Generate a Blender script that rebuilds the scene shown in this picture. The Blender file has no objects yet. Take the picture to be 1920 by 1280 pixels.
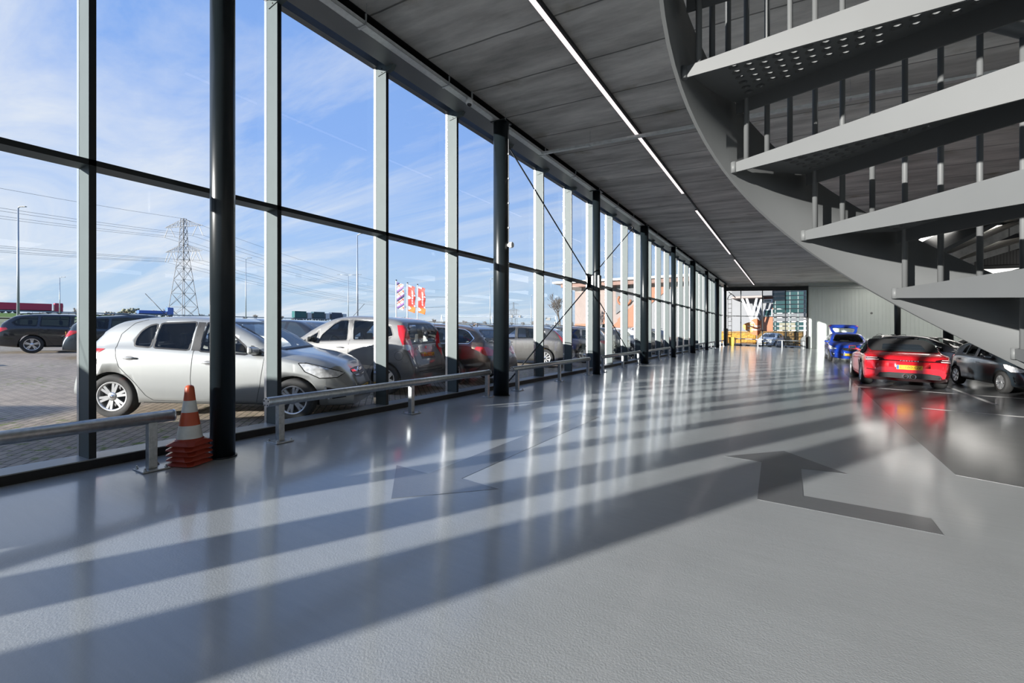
import bpy, bmesh, math, random
import numpy as np
from mathutils import Vector, Matrix, Quaternion
from mathutils.bvhtree import BVHTree
from mathutils.geometry import tessellate_polygon
random.seed(7)
sc = bpy.context.scene
COL = sc.collection
PI = math.pi

# ------------------------------------------------------------------ camera
# hall axis = +Y, glass wall at X = -5.7, floors and ground fall 2 degrees towards +X
S = 0.0345                       # cross fall
EYE = 1.48
cam_d = bpy.data.cameras.new('camera'); cam = bpy.data.objects.new('camera', cam_d); COL.objects.link(cam)
cam_d.sensor_width = 36.0; cam_d.lens = 880.0 / 1920.0 * 36.0
cam_d.shift_y = (621.5 - 640.0) / 1920.0
cam_d.clip_start = 0.05; cam_d.clip_end = 5000
cam.location = (0, 0, EYE)
YAW = math.atan2(522.0, 880.0)
cam.rotation_euler = (PI / 2, 0, YAW)
sc.camera = cam

# ------------------------------------------------------------------ world, sun, exposure
SUN_AZ = math.radians(25.5); SUN_EL = math.radians(10.5)
world = bpy.data.worlds.new('sky'); sc.world = world; world.use_nodes = True
nt = world.node_tree; nt.nodes.clear()
def N(t, **kw):
    n = nt.nodes.new(t)
    for k, v in kw.items(): setattr(n, k, v)
    return n
out = N('ShaderNodeOutputWorld'); bg = N('ShaderNodeBackground'); tc = N('ShaderNodeTexCoord')
sep = N('ShaderNodeSeparateXYZ'); nt.links.new(tc.outputs['Generated'], sep.inputs[0])
ramp = N('ShaderNodeValToRGB'); nt.links.new(sep.outputs['Z'], ramp.inputs[0])
el = ramp.color_ramp.elements
el[0].position = 0.0; el[0].color = (.55, .69, .84, 1)
el[1].position = 1.0; el[1].color = (.20, .34, .70, 1)
for p, c in ((.07, (.51, .69, .90, 1)), (.18, (.41, .61, .96, 1)), (.36, (.28, .48, .94, 1)), (.60, (.23, .42, .88, 1))):
    e = el.new(p); e.color = c
# thin cirrus: stretched noise on the sky dome, projected on a cloud layer
div = N('ShaderNodeVectorMath', operation='DIVIDE'); comb = N('ShaderNodeCombineXYZ')
zadd = N('ShaderNodeMath', operation='ADD'); zadd.inputs[1].default_value = .12
nt.links.new(sep.outputs['Z'], zadd.inputs[0])
for i in range(3): nt.links.new(zadd.outputs[0], comb.inputs[i])
nt.links.new(tc.outputs['Generated'], div.inputs[0]); nt.links.new(comb.outputs[0], div.inputs[1])
mp = N('ShaderNodeMapping'); mp.inputs['Rotation'].default_value = (0, 0, .55); mp.inputs['Scale'].default_value = (.42, 1.5, 0)
mp.inputs['Location'].default_value = (.35, .2, 0)
nt.links.new(div.outputs[0], mp.inputs[0])
nz = N('ShaderNodeTexNoise'); nz.inputs['Scale'].default_value = 1.0; nz.inputs['Detail'].default_value = 9; nz.inputs['Roughness'].default_value = .62; nz.inputs['Distortion'].default_value = .6
nt.links.new(mp.outputs[0], nz.inputs[0])
cr = N('ShaderNodeMapRange'); cr.inputs[1].default_value = .43; cr.inputs[2].default_value = .74; cr.inputs[4].default_value = .9
nt.links.new(nz.outputs[0], cr.inputs[0])
# less cloud high up, more towards the left horizon
xm = N('ShaderNodeMapRange'); xm.inputs[1].default_value = .2; xm.inputs[2].default_value = -1.0; xm.inputs[3].default_value = .25; xm.inputs[4].default_value = 1.4
nt.links.new(sep.outputs['X'], xm.inputs[0])
mul = N('ShaderNodeMath', operation='MULTIPLY'); nt.links.new(cr.outputs[0], mul.inputs[0]); nt.links.new(xm.outputs[0], mul.inputs[1])
mix = N('ShaderNodeMixRGB'); mix.inputs[2].default_value = (.86, .90, .96, 1)
nt.links.new(mul.outputs[0], mix.inputs[0]); nt.links.new(ramp.outputs[0], mix.inputs[1])
nt.links.new(mix.outputs[0], bg.inputs[0]); bg.inputs[1].default_value = 1.0
nt.links.new(bg.outputs[0], out.inputs[0])
sun_d = bpy.data.lights.new('sun', 'SUN'); sun = bpy.data.objects.new('sun', sun_d); COL.objects.link(sun)
sun_d.energy = 13.0; sun_d.angle = math.radians(.6); sun_d.color = (1, .965, .91)
sd = Vector((math.sin(SUN_AZ) * math.cos(SUN_EL), math.cos(SUN_AZ) * math.cos(SUN_EL), -math.sin(SUN_EL)))
sun.rotation_euler = sd.to_track_quat('-Z', 'Y').to_euler()
vs = sc.view_settings
sc.display_settings.display_device = 'sRGB'
vs.view_transform = 'Standard'; vs.look = 'None'; vs.gamma = 1.0; vs.use_curve_mapping = False; vs.exposure = 0.0
sc.cycles.use_denoising = True
sc.cycles.max_bounces = 10; sc.cycles.transparent_max_bounces = 40; sc.cycles.diffuse_bounces = 5; sc.cycles.glossy_bounces = 5
sc.cycles.caustics_reflective = False; sc.cycles.caustics_refractive = False; sc.cycles.sample_clamp_indirect = 6

# ------------------------------------------------------------------ materials
MATS = {}
def lin(h):
    if isinstance(h, str):
        h = h.lstrip('#'); v = [int(h[i:i + 2], 16) / 255 for i in (0, 2, 4)]
        return tuple(((c / 12.92) if c <= .04045 else ((c + .055) / 1.055) ** 2.4) for c in v) + (1,)
    return tuple(h) + ((1,) if len(h) == 3 else ())
def mat(name, col=(.5, .5, .5), rough=.5, metal=0.0, spec=.5, coat=0.0, noise=None, bump=None, emit=None, bevel=None):
    """principled material with optional colour noise (scale, amount) and bump noise (scale, strength)"""
    if name in MATS: return MATS[name]
    m = bpy.data.materials.new(name); m.use_nodes = True; t = m.node_tree; b = t.nodes['Principled BSDF']
    c = lin(col)
    b.inputs['Base Color'].default_value = c; b.inputs['Roughness'].default_value = rough
    b.inputs['Metallic'].default_value = metal; b.inputs['Specular IOR Level'].default_value = spec
    b.inputs['Coat Weight'].default_value = coat; b.inputs['Coat Roughness'].default_value = .06
    if noise or bump:
        tcn = t.nodes.new('ShaderNodeTexCoord')
    if noise:
        nz = t.nodes.new('ShaderNodeTexNoise'); nz.inputs['Scale'].default_value = noise[0]; nz.inputs['Detail'].default_value = 6
        t.links.new(tcn.outputs['Object'], nz.inputs[0])
        mr = t.nodes.new('ShaderNodeMapRange'); mr.inputs[1].default_value = .3; mr.inputs[2].default_value = .7
        mr.inputs[3].default_value = 1 - noise[1]; mr.inputs[4].default_value = 1 + noise[1]
        t.links.new(nz.outputs[0], mr.inputs[0])
        mx = t.nodes.new('ShaderNodeVectorMath'); mx.operation = 'SCALE'; mx.inputs[0].default_value = c[:3]
        t.links.new(mr.outputs[0], mx.inputs['Scale']); t.links.new(mx.outputs[0], b.inputs['Base Color'])
    if bump:
        n2 = t.nodes.new('ShaderNodeTexNoise'); n2.inputs['Scale'].default_value = bump[0]; n2.inputs['Detail'].default_value = 3
        t.links.new(tcn.outputs['Object'], n2.inputs[0])
        bp = t.nodes.new('ShaderNodeBump'); bp.inputs['Strength'].default_value = bump[1]; bp.inputs['Distance'].default_value = .01
        t.links.new(n2.outputs[0], bp.inputs['Height']); t.links.new(bp.outputs[0], b.inputs['Normal'])
    if emit:
        b.inputs['Emission Color'].default_value = lin(emit[0]); b.inputs['Emission Strength'].default_value = emit[1]
    MATS[name] = m
    return m
def glass_mat(name, tint=(1, 1, 1), refl=1.0, rough=0.0, ior=1.45):
    """thin pane: straight-through transmission with a fresnel reflection"""
    if name in MATS: return MATS[name]
    m = bpy.data.materials.new(name); m.use_nodes = True; t = m.node_tree; t.nodes.clear()
    o = t.nodes.new('ShaderNodeOutputMaterial'); tr = t.nodes.new('ShaderNodeBsdfTransparent'); gl = t.nodes.new('ShaderNodeBsdfGlossy')
    fr = t.nodes.new('ShaderNodeFresnel'); fr.inputs[0].default_value = ior
    mu = t.nodes.new('ShaderNodeMath'); mu.operation = 'MULTIPLY'; mu.inputs[1].default_value = refl
    mx = t.nodes.new('ShaderNodeMixShader')
    tr.inputs[0].default_value = lin(tint); gl.inputs['Roughness'].default_value = rough
    t.links.new(fr.outputs[0], mu.inputs[0]); t.links.new(mu.outputs[0], mx.inputs[0])
    t.links.new(tr.outputs[0], mx.inputs[1]); t.links.new(gl.outputs[0], mx.inputs[2]); t.links.new(mx.outputs[0], o.inputs[0])
    MATS[name] = m
    return m

# ------------------------------------------------------------------ mesh builder
class MB:
    def __init__(s): s.bm = bmesh.new()
    def face(s, pts):
        vs_ = [s.bm.verts.new(p) for p in pts]
        return s.bm.faces.new(vs_)
    def box(s, a, b):
        x0, y0, z0 = a; x1, y1, z1 = b
        v = [s.bm.verts.new(p) for p in ((x0, y0, z0), (x1, y0, z0), (x1, y1, z0), (x0, y1, z0), (x0, y0, z1), (x1, y0, z1), (x1, y1, z1), (x0, y1, z1))]
        for f in ((3, 2, 1, 0), (4, 5, 6, 7), (0, 1, 5, 4), (1, 2, 6, 5), (2, 3, 7, 6), (3, 0, 4, 7)): s.bm.faces.new([v[i] for i in f])
        return s
    def hexa(s, lo, hi):
        """solid between two quads (same winding)"""
        n = len(lo); a = [s.bm.verts.new(p) for p in lo]; b = [s.bm.verts.new(p) for p in hi]
        s.bm.faces.new(a[::-1]); s.bm.faces.new(b)
        for i in range(n): s.bm.faces.new((a[i], a[(i + 1) % n], b[(i + 1) % n], b[i]))
        return s
    def prism(s, poly, d):
        d = Vector(d); return s.hexa([Vector(p) for p in poly], [Vector(p) + d for p in poly])
    def tube(s, p, q, r, n=12, r2=None, cap=True):
        p = Vector(p); q = Vector(q); d = q - p; r2 = r if r2 is None else r2
        a = d.orthogonal().normalized(); b = d.normalized().cross(a)
        A = [s.bm.verts.new(p + (a * math.cos(2 * PI * i / n) + b * math.sin(2 * PI * i / n)) * r) for i in range(n)]
        B = [s.bm.verts.new(q + (a * math.cos(2 * PI * i / n) + b * math.sin(2 * PI * i / n)) * r2) for i in range(n)]
        for i in range(n):
            f = s.bm.faces.new((A[i], A[(i + 1) % n], B[(i + 1) % n], B[i])); f.smooth = n > 6
        if cap: s.bm.faces.new(A[::-1]); s.bm.faces.new(B)
        return s
    def path(s, pts, r, n=8):
        pts = [Vector(p) for p in pts]; rings = []
        up = None
        for i, p in enumerate(pts):
            d = (pts[min(i + 1, len(pts) - 1)] - pts[max(i - 1, 0)]).normalized()
            if up is None: up = d.orthogonal().normalized()
            up = (up - d * up.dot(d)).normalized(); b = d.cross(up)
            rr = r[i] if isinstance(r, (list, tuple)) else r
            rings.append([s.bm.verts.new(p + (up * math.cos(2 * PI * k / n) + b * math.sin(2 * PI * k / n)) * rr) for k in range(n)])
        for A, B in zip(rings, rings[1:]):
            for k in range(n):
                f = s.bm.faces.new((A[k], A[(k + 1) % n], B[(k + 1) % n], B[k])); f.smooth = True
        s.bm.faces.new(rings[0][::-1]); s.bm.faces.new(rings[-1])
        return s
    def lathe(s, prof, c=(0, 0, 0), axis='z', n=24, smooth=True, a0=0.0, closed=False, caps=True):
        c = Vector(c); rings = []
        for r, h in prof:
            ring = []
            for k in range(n):
                a = a0 + 2 * PI * k / n; u = r * math.cos(a); v = r * math.sin(a)
                ring.append(s.bm.verts.new(c + Vector({'z': (u, v, h), 'y': (u, h, v), 'x': (h, u, v)}[axis])))
            rings.append(ring)
        pairs = list(zip(rings, rings[1:]))
        if closed: pairs.append((rings[-1], rings[0]))
        for A, B in pairs:
            for k in range(n):
                f = s.bm.faces.new((A[k], A[(k + 1) % n], B[(k + 1) % n], B[k])); f.smooth = smooth
        if not closed and caps:
            if prof[0][0] > 1e-6: s.bm.faces.new(rings[0][::-1])
            if prof[-1][0] > 1e-6: s.bm.faces.new(rings[-1])
        return s
    def ball(s, c, r, sub=2, sc3=(1, 1, 1)):
        g = bmesh.ops.create_icosphere(s.bm, subdivisions=sub, radius=1.0)
        for v in g['verts']: v.co = Vector((v.co.x * r * sc3[0], v.co.y * r * sc3[1], v.co.z * r * sc3[2])) + Vector(c)
        for f in s.bm.faces:
            f.smooth = True
        return s
    def build(s, name, m=None, parent=None, loc=None, bevel=0, smooth=None, fix=True):
        if fix:
            bmesh.ops.remove_doubles(s.bm, verts=s.bm.verts, dist=1e-5)
            bmesh.ops.recalc_face_normals(s.bm, faces=s.bm.faces)
        me = bpy.data.meshes.new(name); s.bm.to_mesh(me); s.bm.free()
        if smooth is not None:
            for p in me.polygons: p.use_smooth = smooth
        return link(name, me, m, parent, loc, bevel)
def link(name, me, m=None, parent=None, loc=None, bevel=0):
    o = bpy.data.objects.new(name, me); COL.objects.link(o)
    if m is not None:
        for mm in (m if isinstance(m, (list, tuple)) else [m]): me.materials.append(mm)
    if parent is not None: o.parent = parent
    if loc is not None: o.location = loc
    if bevel:
        bv = o.modifiers.new('bevel', 'BEVEL'); bv.width = bevel; bv.segments = 2; bv.limit_method = 'ANGLE'; bv.angle_limit = .7
    return o
def empty(name, loc=(0, 0, 0), rz=0.0, tilt=False):
    o = bpy.data.objects.new(name, None); COL.objects.link(o); o.empty_display_size = .2
    o.location = loc
    q = Quaternion((0, 0, 1), rz)
    if tilt: q = Quaternion((0, 1, 0), math.atan(S)) @ q
    o.rotation_mode = 'QUATERNION'; o.rotation_quaternion = q
    return o
def tag(o, label=None, cat=None, group=None, kind=None):
    if label: o['label'] = label
    if cat: o['category'] = cat
    if group: o['group'] = group
    if kind: o['kind'] = kind
    return o
def copy_tree(o, parent=None):
    c = o.copy(); COL.objects.link(c)
    if parent is not None: c.parent = parent
    for ch in list(o.children): copy_tree(ch, c)
    return c
def repaint(o, old, new):
    """swap one material of a copied thing without touching the shared meshes"""
    for ob in [o] + list(o.children_recursive):
        if ob.type == 'MESH':
            for sl in ob.material_slots:
                if sl.material == old: sl.link = 'OBJECT'; sl.material = new
def gz(x, z=0.0): return -S * x + z                 # height of the sloping floor / ground plane
GND = -0.04
def gg(x): return -S * x + GND if x > -9 else 9 * S + GND + .0275 * (-9 - x)    # paving outside flattens away from the wall
def on_floor(x, y, z=0.0): return (x, y, gz(x, z))
def text_mesh(name, body, size, m, parent=None, align='CENTER', extrude=.001):
    cu = bpy.data.curves.new(name, 'FONT'); cu.body = body; cu.size = size; cu.align_x = align; cu.align_y = 'CENTER'; cu.extrude = extrude
    to = bpy.data.objects.new(name, cu)
    COL.objects.link(to)
    dg = bpy.context.evaluated_depsgraph_get(); me = bpy.data.meshes.new_from_object(to.evaluated_get(dg))
    COL.objects.unlink(to); bpy.data.objects.remove(to); bpy.data.curves.remove(cu)
    me.name = name; me.materials.clear()
    return link(name, me, m, parent)
def to_mesh(bm, name):
    me = bpy.data.meshes.new(name); bm.to_mesh(me); bm.free(); return me
def cut(ob, cutter_bm, material, solver='EXACT'):
    me = to_mesh(cutter_bm, 'tmp'); me.materials.append(material); c = bpy.data.objects.new('tmp', me); COL.objects.link(c)
    bpy.context.view_layer.update(); c.matrix_world = ob.matrix_world.copy()
    md = ob.modifiers.new('cut', 'BOOLEAN'); md.operation = 'DIFFERENCE'; md.solver = solver; md.object = c
    if solver == 'EXACT': md.material_mode = 'TRANSFER'
    dg = bpy.context.evaluated_depsgraph_get(); new = bpy.data.meshes.new_from_object(ob.evaluated_get(dg), preserve_all_data_layers=True, depsgraph=dg)
    ob.modifiers.clear(); old = ob.data
    if len(new.polygons) < .6 * len(old.polygons) or len(new.polygons) < 50:
        bpy.data.meshes.remove(new); bpy.data.objects.remove(c); bpy.data.meshes.remove(me); return False
    ob.data = new; new.name = old.name; bpy.data.meshes.remove(old)
    bpy.data.objects.remove(c); bpy.data.meshes.remove(me)
# ================================================================== materials of the building
def node_mat(name):
    m = bpy.data.materials.new(name); m.use_nodes = True; MATS[name] = m
    return m, m.node_tree, m.node_tree.nodes['Principled BSDF']
def floor_mat(name, col, dark=0.0):
    m, t, b = node_mat(name)
    tcn = t.nodes.new('ShaderNodeTexCoord')
    n1 = t.nodes.new('ShaderNodeTexNoise'); n1.inputs['Scale'].default_value = .7; n1.inputs['Detail'].default_value = 8
    t.links.new(tcn.outputs['Object'], n1.inputs[0])
    mr = t.nodes.new('ShaderNodeMapRange'); mr.inputs[1].default_value = .3; mr.inputs[2].default_value = .7; mr.inputs[3].default_value = .93; mr.inputs[4].default_value = 1.06
    t.links.new(n1.outputs[0], mr.inputs[0])
    # scuffs drawn along the driving direction
    mp = t.nodes.new('ShaderNodeMapping'); mp.inputs['Scale'].default_value = (1.2, 14, 1); t.links.new(tcn.outputs['Object'], mp.inputs[0])
    n3 = t.nodes.new('ShaderNodeTexNoise'); n3.inputs['Scale'].default_value = 1.6; n3.inputs['Detail'].default_value = 8; n3.inputs['Roughness'].default_value = .7
    t.links.new(mp.outputs[0], n3.inputs[0])
    mr3 = t.nodes.new('ShaderNodeMapRange'); mr3.inputs[1].default_value = .35; mr3.inputs[2].default_value = .7; mr3.inputs[3].default_value = .96; mr3.inputs[4].default_value = 1.05
    t.links.new(n3.outputs[0], mr3.inputs[0])
    mm = t.nodes.new('ShaderNodeMath'); mm.operation = 'MULTIPLY'; t.links.new(mr.outputs[0], mm.inputs[0]); t.links.new(mr3.outputs[0], mm.inputs[1])
    scl = t.nodes.new('ShaderNodeVectorMath'); scl.operation = 'SCALE'; scl.inputs[0].default_value = col
    t.links.new(mm.outputs[0], scl.inputs['Scale']); t.links.new(scl.outputs[0], b.inputs['Base Color'])
    rr = t.nodes.new('ShaderNodeMapRange'); rr.inputs[1].default_value = .3; rr.inputs[2].default_value = .7; rr.inputs[3].default_value = .30; rr.inputs[4].default_value = .42
    t.links.new(n1.outputs[0], rr.inputs[0]); t.links.new(rr.outputs[0], b.inputs['Roughness'])
    b.inputs['Specular IOR Level'].default_value = .6; b.inputs['Coat Weight'].default_value = .75; b.inputs['Coat Roughness'].default_value = .13; b.inputs['Coat IOR'].default_value = 1.5
    n2 = t.nodes.new('ShaderNodeTexNoise'); n2.inputs['Scale'].default_value = 90; n2.inputs['Detail'].default_value = 3
    t.links.new(tcn.outputs['Object'], n2.inputs[0])
    bp = t.nodes.new('ShaderNodeBump'); bp.inputs['Strength'].default_value = .13; bp.inputs['Distance'].default_value = .01
    t.links.new(n2.outputs[0], bp.inputs['Height']); t.links.new(bp.outputs[0], b.inputs['Normal'])
    return m
M_floor = floor_mat('epoxy_floor', (.385, .405, .415))
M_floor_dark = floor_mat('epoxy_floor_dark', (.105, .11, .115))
M_floor_mid = floor_mat('epoxy_arrow', (.14, .147, .155))
M_line = mat('line_paint', (.5, .5, .49), rough=.35)

m, t, b = node_mat('concrete_slab')
tcn = t.nodes.new('ShaderNodeTexCoord'); sx = t.nodes.new('ShaderNodeSeparateXYZ'); t.links.new(tcn.outputs['Object'], sx.inputs[0])
def math_(op, a, bb=None):
    n = t.nodes.new('ShaderNodeMath'); n.operation = op
    for i, v in enumerate((a, bb)):
        if v is None: continue
        if isinstance(v, (int, float)): n.inputs[i].default_value = v
        else: t.links.new(v, n.inputs[i])
    return n.outputs[0]
wob = t.nodes.new('ShaderNodeTexNoise'); wob.inputs['Scale'].default_value = 2.2; t.links.new(tcn.outputs['Object'], wob.inputs[0])
yy = math_('ADD', sx.outputs['Y'], math_('MULTIPLY', math_('SUBTRACT', wob.outputs[0], .5), .035))
ph = math_('SUBTRACT', math_('FRACT', math_('DIVIDE', math_('SUBTRACT', yy, 4.83 - .6325), 1.265)), .5)   # 0 at a joint
dist = math_('MULTIPLY', math_('ABSOLUTE', ph), 1.265)
joint = t.nodes.new('ShaderNodeMapRange'); joint.inputs[1].default_value = .006; joint.inputs[2].default_value = .022; joint.inputs[3].default_value = .28; joint.inputs[4].default_value = 1
t.links.new(dist, joint.inputs[0])
n1 = t.nodes.new('ShaderNodeTexNoise'); n1.inputs['Scale'].default_value = .9; n1.inputs['Detail'].default_value = 10; n1.inputs['Roughness'].default_value = .65
mpc = t.nodes.new('ShaderNodeMapping'); mpc.inputs['Scale'].default_value = (.5, 2.2, 1); t.links.new(tcn.outputs['Object'], mpc.inputs[0]); t.links.new(mpc.outputs[0], n1.inputs[0])
mr1 = t.nodes.new('ShaderNodeMapRange'); mr1.inputs[1].default_value = .3; mr1.inputs[2].default_value = .72; mr1.inputs[3].default_value = .52; mr1.inputs[4].default_value = 1.4; t.links.new(n1.outputs[0], mr1.inputs[0])
# every slab element its own tone
wn = t.nodes.new('ShaderNodeTexWhiteNoise'); wn.noise_dimensions = '1D'; t.links.new(math_('FLOOR', math_('DIVIDE', math_('SUBTRACT', sx.outputs['Y'], 4.83), 1.265)), wn.inputs['W'])
tone = math_('ADD', math_('MULTIPLY', wn.outputs[0], .22), .89)
# rusty water stains beside the joints
n2 = t.nodes.new('ShaderNodeTexNoise'); n2.inputs['Scale'].default_value = 1.3; n2.inputs['Detail'].default_value = 5; t.links.new(tcn.outputs['Object'], n2.inputs[0])
st = t.nodes.new('ShaderNodeMapRange'); st.inputs[1].default_value = .6; st.inputs[2].default_value = .74; t.links.new(n2.outputs[0], st.inputs[0])
near = t.nodes.new('ShaderNodeMapRange'); near.inputs[1].default_value = .45; near.inputs[2].default_value = .0; t.links.new(dist, near.inputs[0])
stf = math_('MULTIPLY', math_('MULTIPLY', st.outputs[0], near.outputs[0]), .75)
val = math_('MULTIPLY', math_('MULTIPLY', joint.outputs[0], mr1.outputs[0]), tone)
scl = t.nodes.new('ShaderNodeVectorMath'); scl.operation = 'SCALE'; scl.inputs[0].default_value = (.62, .605, .575); t.links.new(val, scl.inputs['Scale'])
mxs = t.nodes.new('ShaderNodeMixRGB'); mxs.inputs[2].default_value = (.20, .165, .09, 1); t.links.new(stf, mxs.inputs[0]); t.links.new(scl.outputs[0], mxs.inputs[1])
t.links.new(mxs.outputs[0], b.inputs['Base Color']); b.inputs['Roughness'].default_value = .8
bpn = t.nodes.new('ShaderNodeBump'); bpn.inputs['Strength'].default_value = .5; bpn.inputs['Distance'].default_value = .02; t.links.new(joint.outputs[0], bpn.inputs['Height']); t.links.new(bpn.outputs[0], b.inputs['Normal'])
M_concrete = m

M_steel = mat('slate_steel', (.008, .012, .0145), rough=.3, metal=.0, spec=.4, noise=(8, .06))
M_mull = mat('mullion_coating', (.085, .105, .106), rough=.5, spec=.25, noise=(6, .04))
M_beam = mat('beam_coating', (.12, .13, .135), rough=.42, noise=(3, .06))
M_black = mat('matt_black', (.006, .006, .007), rough=.6)
M_rubber = mat('black_gasket', (.012, .012, .013), rough=.5)
M_galv = mat('galvanised_steel', (.46, .48, .49), rough=.36, metal=.75, noise=(26, .16), bump=(60, .03))
M_galv_dull = mat('galvanised_tray', (.58, .60, .60), rough=.5, metal=.5, noise=(14, .1))
M_white = mat('white_coating', (.75, .76, .76), rough=.4)
M_bead = mat('alu_bead', (.80, .80, .80), rough=.22, metal=.9)
M_glass = glass_mat('facade_glass', (.965, .98, .985), refl=.9)
M_panel = mat('sandwich_panel', (.74, .80, .76), rough=.38, metal=.0, spec=.5, noise=(.8, .03))
M_void = mat('void_dark', (.05, .052, .055), rough=.6)

# ================================================================== floor, ground, ceiling
def slope_quad(mb, x0, y0, x1, y1, z):
    return mb.face([(x0, y0, gz(x0, z)), (x1, y0, gz(x1, z)), (x1, y1, gz(x1, z)), (x0, y1, gz(x0, z))])
def slope_box(mb, x0, y0, x1, y1, z0, z1):
    lo = [(x0, y0, gz(x0, z0)), (x1, y0, gz(x1, z0)), (x1, y1, gz(x1, z0)), (x0, y1, gz(x0, z0))]
    hi = [(x0, y0, gz(x0, z1)), (x1, y0, gz(x1, z1)), (x1, y1, gz(x1, z1)), (x0, y1, gz(x0, z1))]
    return mb.hexa(lo, hi)
FX0, FX1, FY0, FY1, BW = -5.95, 26.0, -24.0, 50.0, 50.0
mb = MB(); slope_box(mb, FX0, FY0, FX1, FY1 + .3, -.35, 0)
floor = tag(mb.build('floor', M_floor), 'glossy grey epoxy floor of the parking hall', 'floor', kind='structure')
def paint(name, polys, m, z=.002, label=None):
    mb = MB()
    for poly in polys: mb.hexa([(x, y, gz(x, z - .0015)) for x, y in poly], [(x, y, gz(x, z)) for x, y in poly])
    o = mb.build(name, m, floor)
    if label: o['label'] = label
    return o
paint('floor_arrow', [[(.98, 4.64), (.98, 5.0), (.10, 4.99), (.10, 5.98), (.52, 6.04), (-.07, 6.72), (-.66, 5.99), (-.28, 5.99), (-.25, 4.64)]], M_floor_mid, label='dark grey painted arrow bending to the right')
paint('floor_arrow', [[(-2.84, 2.83), (-2.24, 3.54), (-2.67, 3.57), (-2.67, 7.3), (-3.02, 7.3), (-3.02, 3.50), (-3.45, 3.51)]], M_floor_mid, label='dark grey painted arrow pointing to the near end')
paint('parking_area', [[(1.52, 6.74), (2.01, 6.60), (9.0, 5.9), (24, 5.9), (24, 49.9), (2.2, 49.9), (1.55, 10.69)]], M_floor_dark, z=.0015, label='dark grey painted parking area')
for a, b_ in (((1.55, 16.2), (6.5, 16.45)), ((2.3, 12.5), (7.5, 12.7)), ((3.9, 14.4), (4.0, 20.5)), ((2.2, 21.6), (7.4, 21.9))):
    d = Vector((b_[0] - a[0], b_[1] - a[1])).normalized(); n = Vector((-d.y, d.x)) * .05
    paint('parking_line', [[(a[0] - n.x, a[1] - n.y), (b_[0] - n.x, b_[1] - n.y), (b_[0] + n.x, b_[1] + n.y), (a[0] + n.x, a[1] + n.y)]], M_line, z=.003)

CEIL = 5.9
mb = MB(); slope_box(mb, -5.46, FY0, FX1, FY1 + .3, CEIL, CEIL + .32)
tag(mb.build('ceiling', M_concrete), 'stained concrete slab ceiling with cross joints', 'ceiling', kind='structure')

# ================================================================== glass wall on the left
GX0, GX1 = -5.915, -5.66                 # outside / inside face of the mullions
wl = tag(empty('wall_left', (0, 0, 0)), 'long glass curtain wall with grey mullions', 'glass wall', kind='structure')
Z0 = gz(-5.8)                            # floor level at the wall
ZT = Z0 + 5.62                           # underside of the edge beam
PIT = 1.88; MY = [1.76 + PIT * k for k in range(-4, 26)]
MY = [y for y in MY if y < BW - .4]
mb = MB(); mb.box((GX0 - .02, FY0 + 17.2, Z0 - .02), (GX1 + .03, BW, Z0 + .085)); mb.build('sill', mat('sill_alu', (.30, .32, .325), rough=.4), wl)
mb = MB(); mb.box((GX1 - .0, FY0 + 17.2, Z0 - .02), (GX1 + .035, BW, Z0 + .075)); mb.build('sill_gasket', M_black, wl)
mb = MB(); mb.box((GX0 + .03, FY0 + 17.2, Z0 + 2.845), (GX1, BW, Z0 + 2.90)); mb.build('transom', M_mull, wl)
mb = MB(); mb.box((GX1 - .0, FY0 + 17.2, Z0 + 2.845), (GX1 + .004, BW, Z0 + 2.90)); mb.build('transom_face', M_steel, wl)
mb = MB(); mb.box((GX0 - .05, FY0 + 17.2, ZT + .02), (GX0 + .06, BW, ZT + .95)); mb.build('fascia', M_beam, wl)
for i, y in enumerate(MY):
    if y < -5.8: continue
    mb = MB(); mb.box((GX0 + .03, y, Z0), (GX1, y + .056, ZT + .3)); mu = mb.build('mullion', M_mull, wl)
    mb = MB(); mb.box((GX1, y, Z0), (GX1 + .004, y + .056, ZT - .12)); mb.build('inner_face', M_steel, mu)
    mb = MB(); mb.box((GX0 - .02, y - .004, Z0), (GX0 + .03, y + .06, ZT + .3)); mb.build('glazing_bead', M_bead, mu)
    # bolted bracket up to the beam
    mb = MB(); mb.hexa([(GX1 - .17, y - .012, ZT - .15), (GX1 + .12, y - .012, ZT - .10), (GX1 + .20, y - .012, ZT), (GX1 - .17, y - .012, ZT)],
                       [(GX1 - .17, y + .062, ZT - .15), (GX1 + .12, y + .062, ZT - .10), (GX1 + .20, y + .062, ZT), (GX1 - .17, y + .062, ZT)])
    br = mb.build('bracket', M_mull, mu)
    mb = MB()
    for zz in (.05, .11): mb.tube((GX1 - .08, y - .018, ZT - zz), (GX1 - .08, y - .012, ZT - zz), .011, 8)
    mb.build('bolt', M_black, br)
ys = [FY0 + 18.2] + [y + .03 for y in MY if y > -5.8] + [BW - .2]
for i, (a, b_) in enumerate(zip(ys, ys[1:])):
    w = tag(empty('window_%d' % (i + 1), (GX0 + .035, a, Z0)), kind='structure')
    for nm, z0, z1 in (('lower_pane', .085, 2.85), ('upper_pane', 2.895, 5.9)):
        mb = MB(); mb.face([(0, 0, z0), (0, b_ - a, z0), (0, b_ - a, z1), (0, 0, z1)]); mb.build(nm, M_glass, w, fix=False)
# gate pier at the near end of the glass wall (outside the picture)
mb = MB(); mb.box((-5.95, -6.2, gz(-5.7, -.1)), (-5.45, -5.85, gz(-5.7, 6.2))); mb.build('gate_pier', M_beam, wl)

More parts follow.
